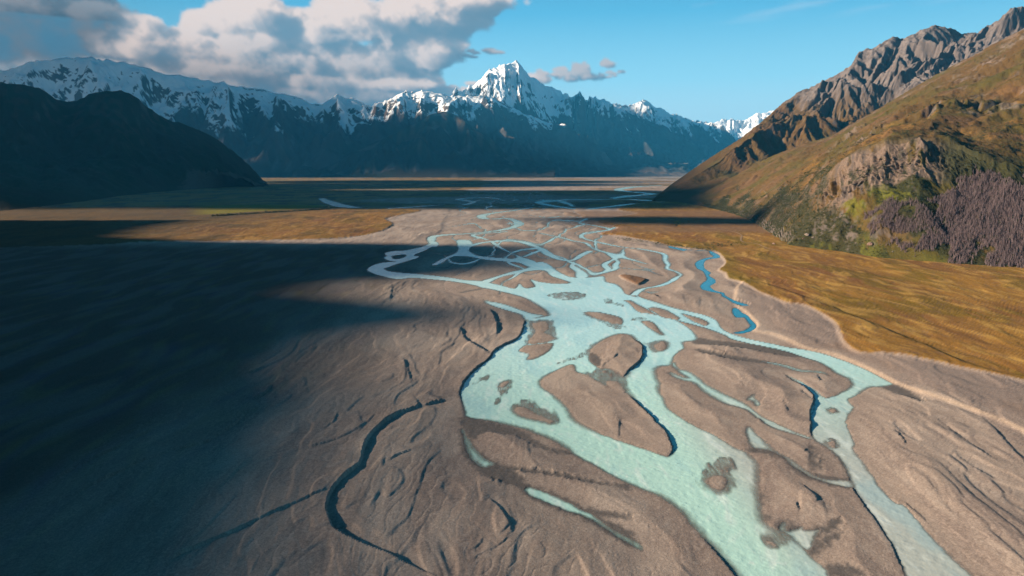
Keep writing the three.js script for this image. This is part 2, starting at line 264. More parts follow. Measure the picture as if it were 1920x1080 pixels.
// shoals: gravel just under the water
SH([370,740, 500,710, 640,700, 780,710, 860,740, 800,785, 640,800, 500,790], 960, 430, 6);
SH([1020,820, 1050,760, 1100,770, 1180,820, 1280,850, 1260,880, 1150,850], 960, 430, 6);
SH([360,180, 450,140, 540,150, 570,170, 450,185], 1120, 570, 6);
SH([1098,590, 1140,600, 1168,608, 1175,612, 1162,618, 1145,614, 1128,606, 1112,598]);
SH([560,440, 600,430, 700,420, 760,430, 785,470, 760,510, 700,535, 620,545, 600,480], 1120, 570, 6);
SH([715,248, 800,208, 870,188, 920,148, 955,135, 935,170, 870,215, 800,238], 800, 600, 3);
SH([980,275, 1040,280, 1100,330, 1112,405, 1060,397, 990,345, 900,300, 940,285], 800, 600, 3);
SH([385,435, 400,370, 470,338, 462,400, 435,470, 390,480], 800, 600, 3);
SH([262,362, 310,322, 378,303, 372,320, 300,354], 800, 600, 3);
SH([480,490, 560,440, 640,480, 720,530, 715,580, 640,545], 800, 600, 3);
SH([1535,870, 1560,815, 1625,770, 1680,765, 1740,800, 1720,870, 1700,930, 1640,965, 1580,935], 800, 600, 3);
SH([930,85, 1150,60, 1190,150, 1205,190, 1175,240, 1200,270, 1100,315, 890,335, 830,345, 890,270, 940,200], 840, 590, 6);
SH([440,690, 480,600, 560,620, 640,680, 710,700, 680,745, 590,785, 500,770], 1360, 900, 6);
SH([1140,70, 1180,30, 1250,25, 1290,60, 1240,105, 1170,100], 1360, 760, 6);
SH([1090,390, 1180,370, 1250,385, 1240,460, 1190,450, 1120,420], 1360, 760, 6);
SH([0,310, 200,350, 420,400, 400,440, 200,420, 60,380], 840, 560, 6);
// side channels and pools with shallow or standing water
W([1262,677, 1267,680, 1275,692, 1290,695, 1303,702, 1317,713, 1328,722, 1353,735, 1378,747, 1400,757, 1415,770, 1432,782, 1455,793, 1487,808, 1520,820, 1520,824, 1487,814, 1447,801, 1420,784, 1400,769, 1360,757, 1335,745, 1315,732, 1300,718, 1278,713, 1263,707, 1253,699, 1258,697, 1272,703, 1287,708, 1272,698, 1265,690, 1258,685]);
W([230,260, 280,240, 330,300, 400,360, 480,430, 560,500, 650,560, 760,610, 850,680, 930,740, 1000,790, 1150,830, 1390,850, 1440,930, 1300,910, 1100,860, 900,780, 760,690, 660,590, 560,540, 430,500, 310,480, 270,430, 230,340], 1360, 760, 6);
W([440,620, 520,660, 600,710, 680,760, 760,800, 850,860, 900,882, 780,900, 750,840, 680,780, 600,722, 500,672], 1400, 600, 6);
W([150,465, 300,478, 450,508, 600,555, 720,568, 850,580, 940,630, 850,600, 700,588, 560,575, 400,524], 1400, 600, 6);
W([0,900, 40,850, 90,830, 100,880, 160,920, 160,965, 100,960, 60,910], 1400, 600, 6);
W([30,280, 70,290, 130,400, 200,500, 290,590, 420,655, 300,700, 200,665, 130,600, 90,520, 65,420], 860, 760, 6);
W([740,100, 800,80, 900,110, 1080,180, 1250,260, 1400,340, 1520,390, 1650,490, 1780,580, 1920,650, 2060,740, 2060,800, 1920,720, 1780,640, 1620,530, 1450,430, 1200,340, 1000,260, 860,200, 760,140], 860, 900, 6);
W([590,550, 620,500, 660,470, 690,480, 680,540, 700,578, 800,548, 870,518, 890,560, 1000,560, 1060,560, 1020,640, 1000,720, 920,790, 800,700, 680,600], 1360, 900, 6);
W([907,562, 920,565, 945,570, 975,580, 1000,588, 1022,592, 985,600, 975,590, 950,582, 925,574, 908,567]);
W([1700,640, 1790,640, 1990,640, 1990,655, 1850,650], 860, 760, 6);
// the clear blue stream on the right
BL([540,235, 600,268, 660,298, 650,320, 560,330, 512,340, 472,380, 482,440, 552,490, 530,520, 600,568, 602,600, 540,640, 600,690, 700,715, 710,740, 800,790, 900,820, 990,855, 920,870, 820,832, 740,780, 688,752, 680,725, 560,700, 460,672, 448,640, 480,600, 520,568, 498,510, 468,470, 408,440, 388,390, 410,360, 500,325, 600,308, 555,275], 1240, 430, 6);
BL([1528,50, 1580,55, 1620,100, 1690,130, 1740,190, 1790,240, 1770,280, 1700,312, 1600,332, 1540,326, 1640,306, 1715,268, 1730,240, 1690,190, 1660,150, 1580,152, 1540,120], 1120, 570, 6);
BL([75,178, 150,200, 280,226, 260,242, 180,225, 90,203], 1240, 430, 6);
BL([715,200, 740,182, 800,165, 890,155, 800,182], 1240, 430, 6);
signed(clear, ribbon([540,240, 440,240, 360,235, 270,232], 1240, 430, 6, [5, 4, 5]), 1);
// wet gravel around the shallow channels
WET([60,130, 430,210, 700,290, 850,390, 1000,470, 1270,540, 1150,552, 900,470, 750,390, 600,340, 300,310, 150,380, 60,250], 860, 760, 6);
WET([20,280, 30,420, 60,560, 150,660, 350,820, 600,900, 740,960, 760,900, 700,800, 640,740, 850,770, 1100,800, 1400,860, 1700,905, 1920,950, 1920,895, 1700,885, 1450,838, 1200,788, 900,745, 700,715, 560,690, 400,640, 250,560, 120,420, 70,280], 860, 760, 6);
WET([700,60, 800,60, 1000,130, 1200,210, 1450,320, 1920,410, 1920,440, 1560,400, 1700,470, 1950,610, 1980,760, 1700,620, 1400,440, 1000,290, 740,150], 860, 900, 6);
WET([850,580, 1130,520, 1260,450, 1300,480, 1230,560, 1100,620, 1060,680, 1290,600, 1200,700, 1080,780, 980,860, 900,810, 680,600, 590,540, 640,450, 720,470], 1360, 900, 6);
WET([1130,1000, 1280,960, 1480,1000, 1560,1080, 1200,1090], 1360, 900, 6);
WET([380,180, 440,200, 400,330, 470,420, 470,470, 370,430, 340,340], 1360, 900, 6);
WET([960,480, 1000,470, 1030,600, 1050,700, 960,720, 950,600], 1360, 760, 6);
WET([1040,690, 1090,600, 1080,720], 1360, 760, 6);
WET([300,480, 560,530, 700,610, 850,720, 1100,790, 1400,845, 1450,940, 1100,880, 800,760, 640,600, 400,545, 260,520], 1360, 760, 6);
WET([1308,634, 1350,640, 1440,650, 1500,668, 1470,668, 1400,655, 1330,648, 1300,644]);
WET([1310,655, 1360,666, 1440,678, 1440,682, 1370,675, 1315,662]);
WET([1640,722, 1680,722, 1715,740, 1730,755, 1700,745, 1660,730]);
WET([330,640, 400,610, 480,640, 530,700, 480,760, 380,740], 1040, 560, 6);

// ---- edges where the ground steps: the first side (left of the direction of travel) stands higher
const STEP = new Float32Array(NV);
function scarp(list, ox, oy, s, h, fall = 9) {
  if (list.length <= 10 && h < 1.25) { h *= .55; fall = Math.min(fall, 5); }                       // drawn from far to near: the left of the picture stands higher and throws its shade to the right
  nearLine(smooth(pairs(list, ox, oy, s), false), false, 24, (v, d, side, u) => {
    const e = h * Math.min(1, 6 * Math.min(u, 1 - u) + .1) * (.8 + .45 * n2(VX[v] * .09, VZ[v] * .09));
    STEP[v] += side > 0 ? e * .55 * Math.exp(-d / 12) : -e * .45 * Math.max(0, 1 - d / fall);
  });
}
scarp([985,599, 983,612, 976,630, 962,641, 940,651, 926,661, 922,670, 905,684, 886,700, 871,718, 864,738, 866,752], 0, 0, 1, 2.2, 5);
scarp([650,85, 676,130, 640,152, 560,180, 480,230, 400,310, 365,390, 342,470, 250,550, 180,640, 160,720, 175,790, 215,850, 330,910, 480,970, 640,1040, 760,1100], 560, 720, 3, 2.0, 9);
scarp([345,880, 370,930, 385,980, 400,1030], 640, 380, 3, 1.1);
scarp([520,660, 410,700, 420,730, 330,780], 640, 380, 3, .9);
scarp([310,590, 328,640, 330,700, 310,830], 680, 430, 6, 1.0);
scarp([1430,900, 1470,950, 1500,1010, 1520,1080, 1520,1140, 1510,1200], 680, 430, 6, 1.7);
scarp([135,150, 170,210, 200,280, 300,350, 400,400, 480,450], 840, 590, 6, 1.2);
scarp([1190,635, 1203,643, 1207,655, 1205,670, 1193,685, 1178,697, 1169,707], 0, 0, 1, 1.9, 5);
scarp([1180,742, 1200,760, 1220,778, 1237,797, 1250,810, 1258,830, 1263,843, 1254,857], 0, 0, 1, 1.9, 5);
scarp([1473,703, 1500,720, 1520,735, 1528,750, 1521,770, 1521,790, 1523,805, 1521,818], 0, 0, 1, 2.0, 5);
scarp([918,938, 935,953, 948,972, 957,990, 961,1005], 0, 0, 1, 1.1, 6);
scarp([960,1010, 932,1032, 910,1042, 893,1052, 889,1062], 0, 0, 1, .35, 4);
scarp([905,1015, 902,1025, 890,1035, 882,1039], 0, 0, 1, .4, 4);
scarp([640,390, 560,420, 500,455], 560, 720, 3, 1.1);
scarp([820,95, 760,112, 710,130], 560, 720, 3, 1.3);
scarp([1180,265, 1215,295, 1240,325, 1257,360], 1280, 720, 3, .9);
scarp([1390,180, 1500,270, 1600,340, 1700,410, 1810,475], 1280, 720, 3, .8);
scarp([1680,200, 1780,300, 1840,370, 1917,450, 2000,540], 1280, 720, 3, 1.0);
scarp([1520,410, 1650,490, 1770,560], 1280, 720, 3, .6);
scarp([1240,660, 1300,710, 1380,780], 1280, 720, 3, .6);
scarp([1313,1003, 1345,1038, 1380,1080, 1420,1130], 0, 0, 1, 1.1, 4);
scarp([1593,897, 1604,922, 1640,970, 1668,1013, 1700,1080], 0, 0, 1, .9, 4);
scarp([1532,702, 1538,716], 0, 0, 1, .8);
scarp([1500,733, 1512,743, 1524,752], 0, 0, 1, 1.0);
scarp([1467,750, 1472,762, 1478,775], 0, 0, 1, .7);
scarp([1530,15, 1510,45, 1470,80, 1410,105], 0, 720, 3, 1.3);
scarp([1235,0, 1250,45, 1300,80, 1440,120, 1440,155, 1380,180, 1300,250, 1150,340, 950,390, 700,490, 480,600, 300,680, 100,740], 0, 720, 3, 1.0, 9);
scarp([1040,110, 1010,180, 960,230, 800,300, 640,380, 400,500, 200,650], 0, 720, 3, .9, 9);
scarp([1900,180, 1880,230, 1790,290], 0, 720, 3, .9);
scarp([1860,620, 1700,680, 1500,760, 1300,850, 1000,980, 900,1070], 0, 720, 3, .9);
scarp([2120,170, 2060,240, 1900,330, 1650,400], 0, 720, 3, .8);
scarp([1690,760, 1640,850, 1560,900, 1420,960, 1240,1020], 0, 380, 3, .9);
scarp([1180,170, 1186,180, 1195,190], 800, 600, 3, .6);
scarp([1080,195, 1060,215, 1010,245, 985,270], 800, 600, 3, .8);
scarp([1085,575, 1082,620, 1085,660], 800, 600, 3, .8);
scarp([1535,910, 1545,880], 800, 600, 3, .8);
scarp([990,40, 1030,200, 1010,250], 1360, 900, 6, .0);
scarp([850,50, 960,140, 1010,190, 1040,240, 1015,270], 1360, 900, 6, .9);
scarp([800,260, 815,310, 835,355], 1360, 900, 6, .7);
scarp([300,860, 500,895, 470,840], 0, 0, 1, 0);
for (const l of [[1700,500, 1760,520, 1800,545], [510,185, 495,200, 510,215], [370,140, 440,150, 560,120], [230,110, 330,70, 440,60], [60,200, 190,175, 300,150], [700,100, 780,80, 900,90], [880,130, 960,120, 1040,110], [560,60, 600,75, 690,60], [430,190, 470,170, 600,150]]) scarp(l, 640, 380, 3, 1.3, 16);

// ---- terraces: gravel on the right of the right branch, dry grass further right and left
const gravelTerrace = new Float32Array(NV).fill(-FARAWAY), grassArea = new Float32Array(NV).fill(-FARAWAY);
signed(gravelTerrace, outline([1380,566, 1400,586, 1421,607, 1423,616, 1417,622, 1447,628, 1475,638, 1503,650, 1520,656, 1560,664, 1600,679, 1650,702, 1690,723, 1763,752, 1847,783, 1919,815, 2120,920, 2500,1100, 2500,760, 1920,715, 1700,640, 1500,560, 1400,530]), 1, 30);
signed(grassArea, outline([1128,439, 1160,443, 1240,458, 1290,466, 1335,470, 1352,478, 1361,492, 1359,500, 1350,508, 1363,515, 1367,524, 1387,530, 1407,540, 1428,553, 1453,563, 1477,573, 1507,578, 1533,590, 1556,604, 1566,612, 1575,625, 1580,640, 1588,651, 1600,661, 1617,667, 1650,669, 1684,673, 1720,680, 1790,694, 1920,722, 2120,770, 2600,840, 2600,395, 1500,372, 1240,376, 1185,384, 1160,394, 1196,401, 1150,409, 1120,418, 1160,428]), 1, 30);
signed(grassArea, outline([-420,470, 0,466, 150,462, 300,455, 450,453, 600,450, 690,441, 728,428, 735,420, 722,411, 752,404, 785,394, 650,389, 500,386, 300,387, 150,390, -420,396]), 1, 30);

// ---- heights and colours
const flow = (x, z) => { const w = 14 * n2(x * .011, z * .006) + 5 * n2(x * .035 + 9, z * .02); return [x + w, z]; };
const HGT = new Float32Array(NV), DEP = new Float32Array(NV), COL = new Float32Array(NV * 3), GRASS = new Uint8Array(NV);
const CG = [.292, .228, .186], CG2 = [.215, .165, .140], CSAND = [.355, .285, .235], CWET = [.085, .078, .075], CBROWN = [.17, .098, .055], CGOLD = [.245, .128, .028], CGREEN = [.115, .09, .007], CRUST = [.155, .07, .027], CSTRAW = [.38, .225, .06], CEDGE = [.345, .262, .195], CSCRUBSHADE = [.045, .036, .022];
for (let v = 0; v < NV; v++) {
  const x = VX[v], z = VZ[v], d = -z, j = (v / NX) | 0, px = PX[v - j * NX], py = PY[j], far = ss(900, 2600, d);
  const [fx, fz] = flow(x, z), det = 1 - far;
  let s = Math.max(river[v], clear[v]);
  if (d > 560 && s < 4) {                                                // thin threads of water in the middle distance
    const lane = ss(-150 - (d - 900) * .06, -40 - (d - 900) * .06, x) * ss(200 + d * .01, 120, x) * ss(560, 800, d) * (1 - ss(2600, 4200, d)); if (lane > 0) {
      const th = Math.abs(n2(fx * .014 + 2, fz * .0034 + 1)), t2 = Math.abs(n2(fx * .022 + 40, fz * .006 + 9)), wv = .4 + .6 * n2(x * .004, z * .002 + 3);
      const off = 40 * (1 - ss(0, .35, lane)) + 40 * ss(-16, -6, clear[v]); s = Math.max(s, ((.050 * lane * (.6 + wv) - th) / .014) * .8 - off, ((.026 * lane * (.4 + wv) - t2) / .022) * .8 - off); } }
  if (shoal[v] > -6 && s > 0) { const k = ss(-6, 2.5, shoal[v] + 3 * n2(x * .3, z * .07)); s = Math.min(s, mix(s, .55 + .8 * n2(x * .9, z * .13) * (1 - .8 * ss(350, 650, d)) + .5 * n2(x * .23, z * .08), k)); }
  if (clear[v] > -1.2 && clear[v] >= river[v] - .5) s = Math.max(s, clear[v] + .3 + d * .0006);
  s += (.30 * n2(x * .8, z * .5) + .5 * n2(x * .22, z * .14)) * Math.min(1, 300 / d);
  // braid bars: stepped terraces along the flow, shaded on the side away from the sun
  const stretch = d < 520 ? 1 : 520 / d + .35 * ss(520, 900, d);
  const br = fbm(fx * .017, fz * .0052, 4, .5), br2 = fbm(fx * .05 + 40, fz * .014, 3, .5);
  const q = br * 5.2 + br2 * .9, fq = q - Math.floor(q), tread = Math.floor(q) + ss(.0, .16, fq) ;
  const rid = ridged(fx * .075, fz * .014, 3), fine = n2(x * .33, z * .21), streak = n2(fx * .30, fz * .035) * .6 + n2(fx * .75, fz * .09) * .4;
  const q3 = q * 2.6 + 1.7 * n2(fx * .09, fz * .02) + .5 * n2(x * .22, z * .12), f3 = q3 - Math.floor(q3), fineTread = ss(.75, .95, f3);
  let plain = .75 + tread * .30 - fineTread * .08 * det + br2 * .22 + (rid - .4) * .30 * det + streak * .075 * det + fine * .04 * det;
  plain *= 1 - .35 * far;
  const grow = ss(0, 26, -s), bank = ss(0, 2.2, -s);
  const bed = .11 + .24 * ss(-.35, .5, n2(x * .016 + 4, z * .012)); let h = s > 0 ? -Math.min(1.3, bed * s) : mix(.10 * bank, .22 * bank + plain + .25, grow) ;
  if (s <= 0) h = Math.max(h, .02 + .12 * bank);
  h += STEP[v] * (s > 0 ? .25 : 1) * (s > 0 && s < 3 ? 1 : 1);
  const gt = gravelTerrace[v], ga = grassArea[v], edge = .5 * n2(x * .12, z * .05) + .35 * n2(x * .4, z * .2);
  const tg = ss(-3.6, 1.4, gt + edge), tgr = ss(-4.2, 1.2, ga + edge * 1.5);
  h += 1.2 * tg * (s > 0 ? 0 : 1) + 1.2 * tgr;
  // colour
  const c = [CG[0], CG[1], CG[2]];
  mix3(c, CG2, ss(-.15, .5, fbm(fx * .022 + 3, fz * .006, 3)) * .75); mix3(c, CSAND, ss(.15, .6, n2(fx * .05 + 8, fz * .012)) * .6);
  const sort = fbm(fx * .035 + 60, fz * .012, 4, .55), coarse = ss(.02, .22, sort), silt = ss(-.12, -.30, sort); mix3(c, CG2, .55 * coarse); mix3(c, CSAND, .65 * silt);
  mix3(c, CG2, ss(.55, .9, rid) * .4 * det); mix3(c, CSAND, ss(.5, .75, f3) * ss(.98, .8, f3) * .35 * det); mix3(c, CG2, ss(.9, 1, f3) * .5 * det); mix3(c, CSAND, ss(.2, .8, streak) * .35 * det);
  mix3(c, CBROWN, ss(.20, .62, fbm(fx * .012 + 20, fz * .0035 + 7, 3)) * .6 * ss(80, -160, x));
  mix3(c, [mix(.045, .085, ss(-.3, .5, n2(fx * .045 + 3, fz * .011) + .6 * n2(fx * .13, fz * .03))), mix(.034, .07, ss(-.3, .5, n2(fx * .045 + 3, fz * .011) + .6 * n2(fx * .13, fz * .03))), mix(.027, .062, ss(-.2, .5, n2(fx * .045 + 3, fz * .011))) ], .9 * ss(-60, -230, x + 40 * n2(fx * .02, fz * .006)) * ss(1150, 1000, d));             // shade of the left side painted into the gravel colour, with brownish streaks
  const k = ss(-2.2, 1.2, wet[v] + 1.4 * n2(x * .45, z * .3) + .9 * n2(x * 1.3, z * .9)); mix3(c, CWET, .86 * k);
  if (k > .2 && s <= 0) h = mix(h, .12 + .1 * fine, k * .75);
  mix3(c, CWET, .78 * ss(-.2 - 1.6 * ss(-.2, .5, n2(x * .03 + 7, z * .02)), .15, s + .5 * n2(x * .9, z * .7)) * (d < 1500 ? 1 : .4));
  if (tg > 0) { mix3(c, CG2, .75 * tg * ss(2, 14, gt)); mix3(c, CBROWN, .30 * ss(0, .5, fbm(x * .02, z * .012, 3)) * tg * ss(3, 12, gt)); mix3(c, CEDGE, .7 * ss(-3.4, -1.2, gt) * (1 - ss(.1, 1.2, gt))); }
  // dry grass
  const rg = ridged(fx * .03 + 5, fz * .008, 4), st2 = n2(fx * .10, fz * .02), st3 = n2(fx * .35 + 9, fz * .06);
  const g = [CGOLD[0], CGOLD[1], CGOLD[2]];
  mix3(g, CRUST, ss(-.25, .45, fbm(fx * .012 + 11, fz * .004, 4)) * .85); mix3(g, CGREEN, ss(.1, .5, n2(fx * .02 + 31, fz * .006) + .5 * st2) * .55);
  mix3(g, CSTRAW, ss(.58, .9, rg) * .85); mix3(g, CSTRAW, ss(.2, .75, st3 + .5 * st2) * .4); mix3(g, CBROWN, ss(.2, .8, -st3 + .4 * st2) * .6);
  if (px < 960) { mix3(g, CRUST, .35); mix3(g, CSCRUBSHADE, .5 * ss(.0, .5, n2(x * .02, z * .008) + .5 * n2(x * .07, z * .03))); mix3(g, CSCRUBSHADE, .7 * ss(-420, -760, x)); }  // scrub patches; the darkening toward the left paints shade into the grass colour
  if (px > 1300) { mix3(g, CGREEN, ss(26, 4, ga) * .5 * ss(1500, 1380, px)); const hillside = ss(0, 26, 505 + (px - 1920) * .09 - py) ; }
  if (tgr > 0) { mix3(c, CEDGE, .38 * ss(-3.4, -1.8, ga) * (1 - ss(-1, .5, ga)) * (px > 1000 ? 1 : .3)); h += .9 * tgr * (rg - .4) * .5 + tgr * .12 * st3; }
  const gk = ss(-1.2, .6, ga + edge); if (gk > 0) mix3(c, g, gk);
  // further up the valley: grass flats and scrub between the gravel
  if (d > 1250) {
    const m = fbm(x * .0012 + 3, z * .0016, 4), up = ss(1900, 2300, d), sideL = ss(-80 - d * .02, -260 - d * .02, x), k2 = up * ss(-.05, .25, m + sideL * .5) * (s < -3 ? 1 : 0);
    const far3 = [...CGOLD]; mix3(far3, CGREEN, ss(-.1, .3, n2(x * .004, z * .002 + 9)) * .8); mix3(far3, CSCRUBSHADE, ss(.0, .45, n2(x * .01 + 5, z * .006) + .4 * n2(x * .05, z * .03)) * .8);
    mix3(c, far3, k2 * .9); h += k2 * 1.0;
    const br4 = ss(1250, 1330, d) * (1 - ss(1900, 2050, d)) * ss(90, 190, x + 40 * n2(x * .01, z * .01)) * (s < -3 ? 1 : 0); mix3(c, CBROWN, br4 * .75);
  }
  if (px > 340 && px < 610 && py > 385 && py < 406) { const gf = ss(0, 3, py - (403 - (px - 350) * .052) + 16) * ss(0, 2, (407 - (px - 350) * .06) - py) * ss(345, 400, px) * ss(612, 590, px); mix3(c, [.16, .135, .012], gf * .9); }
  // bare brown bar on the gravel, a shape of its own
  HGT[v] = h; DEP[v] = s; if (clear[v] > -1.2 && clear[v] >= river[v] - .5) clear[v] = Math.max(clear[v], s); else if (s > river[v] && s > clear[v]) river[v] = s; GRASS[v] = ga + edge > -.4 ? 1 : 0;
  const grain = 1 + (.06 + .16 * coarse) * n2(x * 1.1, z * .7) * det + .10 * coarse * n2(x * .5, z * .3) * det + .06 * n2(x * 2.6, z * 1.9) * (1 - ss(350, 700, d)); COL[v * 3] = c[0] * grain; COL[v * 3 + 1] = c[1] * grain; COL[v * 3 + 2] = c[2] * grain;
}
// a small brown island of dry plants on the gravel plain
nearLine(outline([1215,525, 1300,530, 1440,555, 1500,575, 1420,628, 1330,600, 1250,560], 960, 430, 6), true, 3, () => {});
{ const f = new Float32Array(NV).fill(-FARAWAY); signed(f, outline([1215,525, 1300,530, 1440,555, 1505,578, 1425,630, 1330,600, 1250,560], 960, 430, 6), 1); for (let v = 0; v < NV; v++) if (f[v] > -2) { const k = ss(-1.5, .8, f[v]), c = [COL[v * 3], COL[v * 3 + 1], COL[v * 3 + 2]]; mix3(c, [.15, .075, .035], k * .9); COL.set(c, v * 3); HGT[v] += 1.3 * k; } }

// a cobble grain, tiling, in metres: grey level close to one
function grainTexture(N, make) { const a = new Uint8Array(N * N * 4); for (let y = 0; y < N; y++) for (let x = 0; x < N; x++) { const g = clamp(make(x, y)) * 255, o = (y * N + x) * 4; a[o] = a[o + 1] = a[o + 2] = g; a[o + 3] = 255; } const t = new THREE.DataTexture(a, N, N); t.wrapS = t.wrapT = THREE.RepeatWrapping; t.magFilter = THREE.LinearFilter; t.minFilter = THREE.LinearMipmapLinearFilter; t.generateMipmaps = true; t.needsUpdate = true; return t; }
function cells(N, n, rs) { const p = []; for (let i = 0; i < n * n; i++) p.push([rs(), rs(), rs(), .5 + rs()]); return (x, y) => { const u = x / N * n, w = y / N * n, iu = Math.floor(u), iw = Math.floor(w); let b = 9, c = 0; for (let j = -1; j < 2; j++) for (let i = -1; i < 2; i++) { const q = p[((iw + j + n) % n) * n + (iu + i + n) % n], d = Math.hypot(u - iu - i - q[0], w - iw - j - q[1]) / q[3]; if (d < b) { b = d; c = q[2]; } } return [b, c]; }; }
const cobA = cells(1024, 110, rnd), cobB = cells(1024, 46, rnd);
const cobbleHeight = grainTexture(1024, (x, y) => { const a = cobA(x, y), b = cobB(x, y); return .5 * (1 - a[0]) + .55 * (b[1] > .72 ? 1 - b[0] * 1.2 : .15); });
const cobbleTone = grainTexture(1024, (x, y) => { const a = cobA(x, y), b = cobB(x, y); return (.72 + .24 * a[1] - .16 * ss(.35, .75, a[0])) * (b[1] > .72 && b[0] < .6 ? 1.12 : 1); });
function sheet(keep, offset = 0) {                                     // the cells of the fan for which keep() holds, as one geometry
  const map = new Int32Array(NV).fill(-1), idx = []; let n = 0;
  const use = v => map[v] < 0 ? (map[v] = n++) : map[v];
  for (let j = 0; j + 1 < NY; j++) for (let i = 0; i + 1 < NX; i++) { const a = j * NX + i, b = a + 1, c = a + NX, d = c + 1; if (keep(a, b, c, d)) idx.push(use(a), use(b), use(d), use(a), use(d), use(c)); }
  const g = new THREE.BufferGeometry(), pos = new Float32Array(n * 3), uv = new Float32Array(n * 2);
  g.userData.from = new Int32Array(n); for (let v = 0; v < NV; v++) if (map[v] >= 0) { const m = map[v]; g.userData.from[m] = v; pos[m * 3] = VX[v]; pos[m * 3 + 2] = VZ[v]; pos[m * 3 + 1] = offset === null ? 0 : HGT[v] + offset; uv[m * 2] = VX[v]; uv[m * 2 + 1] = VZ[v]; }
  g.setAttribute('position', new THREE.BufferAttribute(pos, 3)); g.setAttribute('uv', new THREE.BufferAttribute(uv, 2)); g.setIndex(idx); return g;
}
const paint = g => { const f = g.userData.from, c = new Float32Array(f.length * 3); for (let m = 0; m < f.length; m++) { c[m * 3] = COL[f[m] * 3]; c[m * 3 + 1] = COL[f[m] * 3 + 1]; c[m * 3 + 2] = COL[f[m] * 3 + 2]; } g.setAttribute('color', new THREE.BufferAttribute(c, 3)); g.userData = {}; return g; };
// shared normals over the whole fan so that sheets meet without a seam
const NRM = (() => { const g = sheet(() => true); g.computeVertexNormals(); const f = g.userData.from, n = new Float32Array(NV * 3), a = g.getAttribute('normal').array; for (let m = 0; m < f.length; m++) for (let e = 0; e < 3; e++) n[f[m] * 3 + e] = a[m * 3 + e]; return n; })();
const dress = g => { const f = g.userData.from, c = new Float32Array(f.length * 3); for (let m = 0; m < f.length; m++) for (let e = 0; e < 3; e++) c[m * 3 + e] = NRM[f[m] * 3 + e]; g.setAttribute('normal', new THREE.BufferAttribute(c, 3)); return paint(g); };
const metres = (t, m) => { const c = t.clone(); c.repeat.set(1 / m, 1 / m); c.needsUpdate = true; return c; };
const gravelMat = new THREE.MeshPhysicalMaterial({ specularIntensity: .4, vertexColors: true, color: new THREE.Color().setRGB(1.28, 1.28, 1.28), map: metres(cobbleTone, 42), bumpMap: metres(cobbleHeight, 42), bumpScale: .075, roughness: .95 });
const turf = grainTexture(512, (x, y) => .78 + .22 * Math.sin(x * .05 + 3 * Math.sin(y * .0245)) * 0 + .22 * n2(x * .125, y * .125) * .8);
const grassMat = new THREE.MeshPhysicalMaterial({ specularIntensity: .15, vertexColors: true, color: new THREE.Color().setRGB(1.3, 1.3, 1.3), map: metres(cobbleTone, 64), roughness: 1 });
const allGrass = (a, b, c, d) => GRASS[a] && GRASS[b] && GRASS[c] && GRASS[d];
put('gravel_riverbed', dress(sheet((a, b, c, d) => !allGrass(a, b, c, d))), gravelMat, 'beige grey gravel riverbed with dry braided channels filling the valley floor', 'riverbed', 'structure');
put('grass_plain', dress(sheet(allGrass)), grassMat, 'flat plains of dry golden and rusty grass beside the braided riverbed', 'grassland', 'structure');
// ground outside the fan: a plain sheet to the horizon, lower than the rest
{ const g = new THREE.PlaneGeometry(160000, 160000).rotateX(-Math.PI / 2).translate(0, -6, 0); put('ground', g, new THREE.MeshStandardMaterial({ color: new THREE.Color().setRGB(.20, .15, .10), roughness: 1 }), 'wide brown valley floor running on beyond the riverbed', 'ground', 'structure'); }

// ---- the water
function waterSheet(field, other, colour) {
  const g = sheet((a, b, c, d) => Math.max(field[a], field[b], field[c], field[d]) > -1.5 && Math.max(field[a], field[b], field[c], field[d]) >= Math.max(other[a], other[b], other[c], other[d]), null);
  const f = g.userData.from, c = new Float32Array(f.length * 4);
  for (let m = 0; m < f.length; m++) c.set(colour(f[m]), m * 4);
  g.setAttribute('color', new THREE.BufferAttribute(c, 4)); g.userData = {};
  const n = new Float32Array(f.length * 3); for (let m = 0; m < f.length; m++) n[m * 3 + 1] = 1; g.setAttribute('normal', new THREE.BufferAttribute(n, 3)); return g;
}
const ripple = (() => { const N = 1024, a = new Float32Array(N * N); const per = (x, y, p) => { const tx = x / N * p, ty = y / N * p; return [tx, ty]; };
  const wn = (u, v, p) => { const f = (i, j) => GR[PERM[(PERM[((i % p) + p) % p & 255] + ((j % p) + p) % p) & 511]]; const iu = Math.floor(u), iv = Math.floor(v); let fu = u - iu, fv = v - iv; fu = fu * fu * (3 - 2 * fu); fv = fv * fv * (3 - 2 * fv); return mix(mix(f(iu, iv), f(iu + 1, iv), fu), mix(f(iu, iv + 1), f(iu + 1, iv + 1), fu), fv); };
  return grainTexture(N, (x, y) =>   .5 + .24 * wn(...per(x, y, 22), 22) + .2 * wn(...per(x, y, 44), 44) + .07 * wn(...per(x, y, 110), 110) + .03 * wn(...per(x, y, 230), 230)); })();
const MILK = [.44, .68, .60], MILK2 = [.46, .69, .68], FOAM = [.70, .78, .74], SILT = [.40, .37, .345];
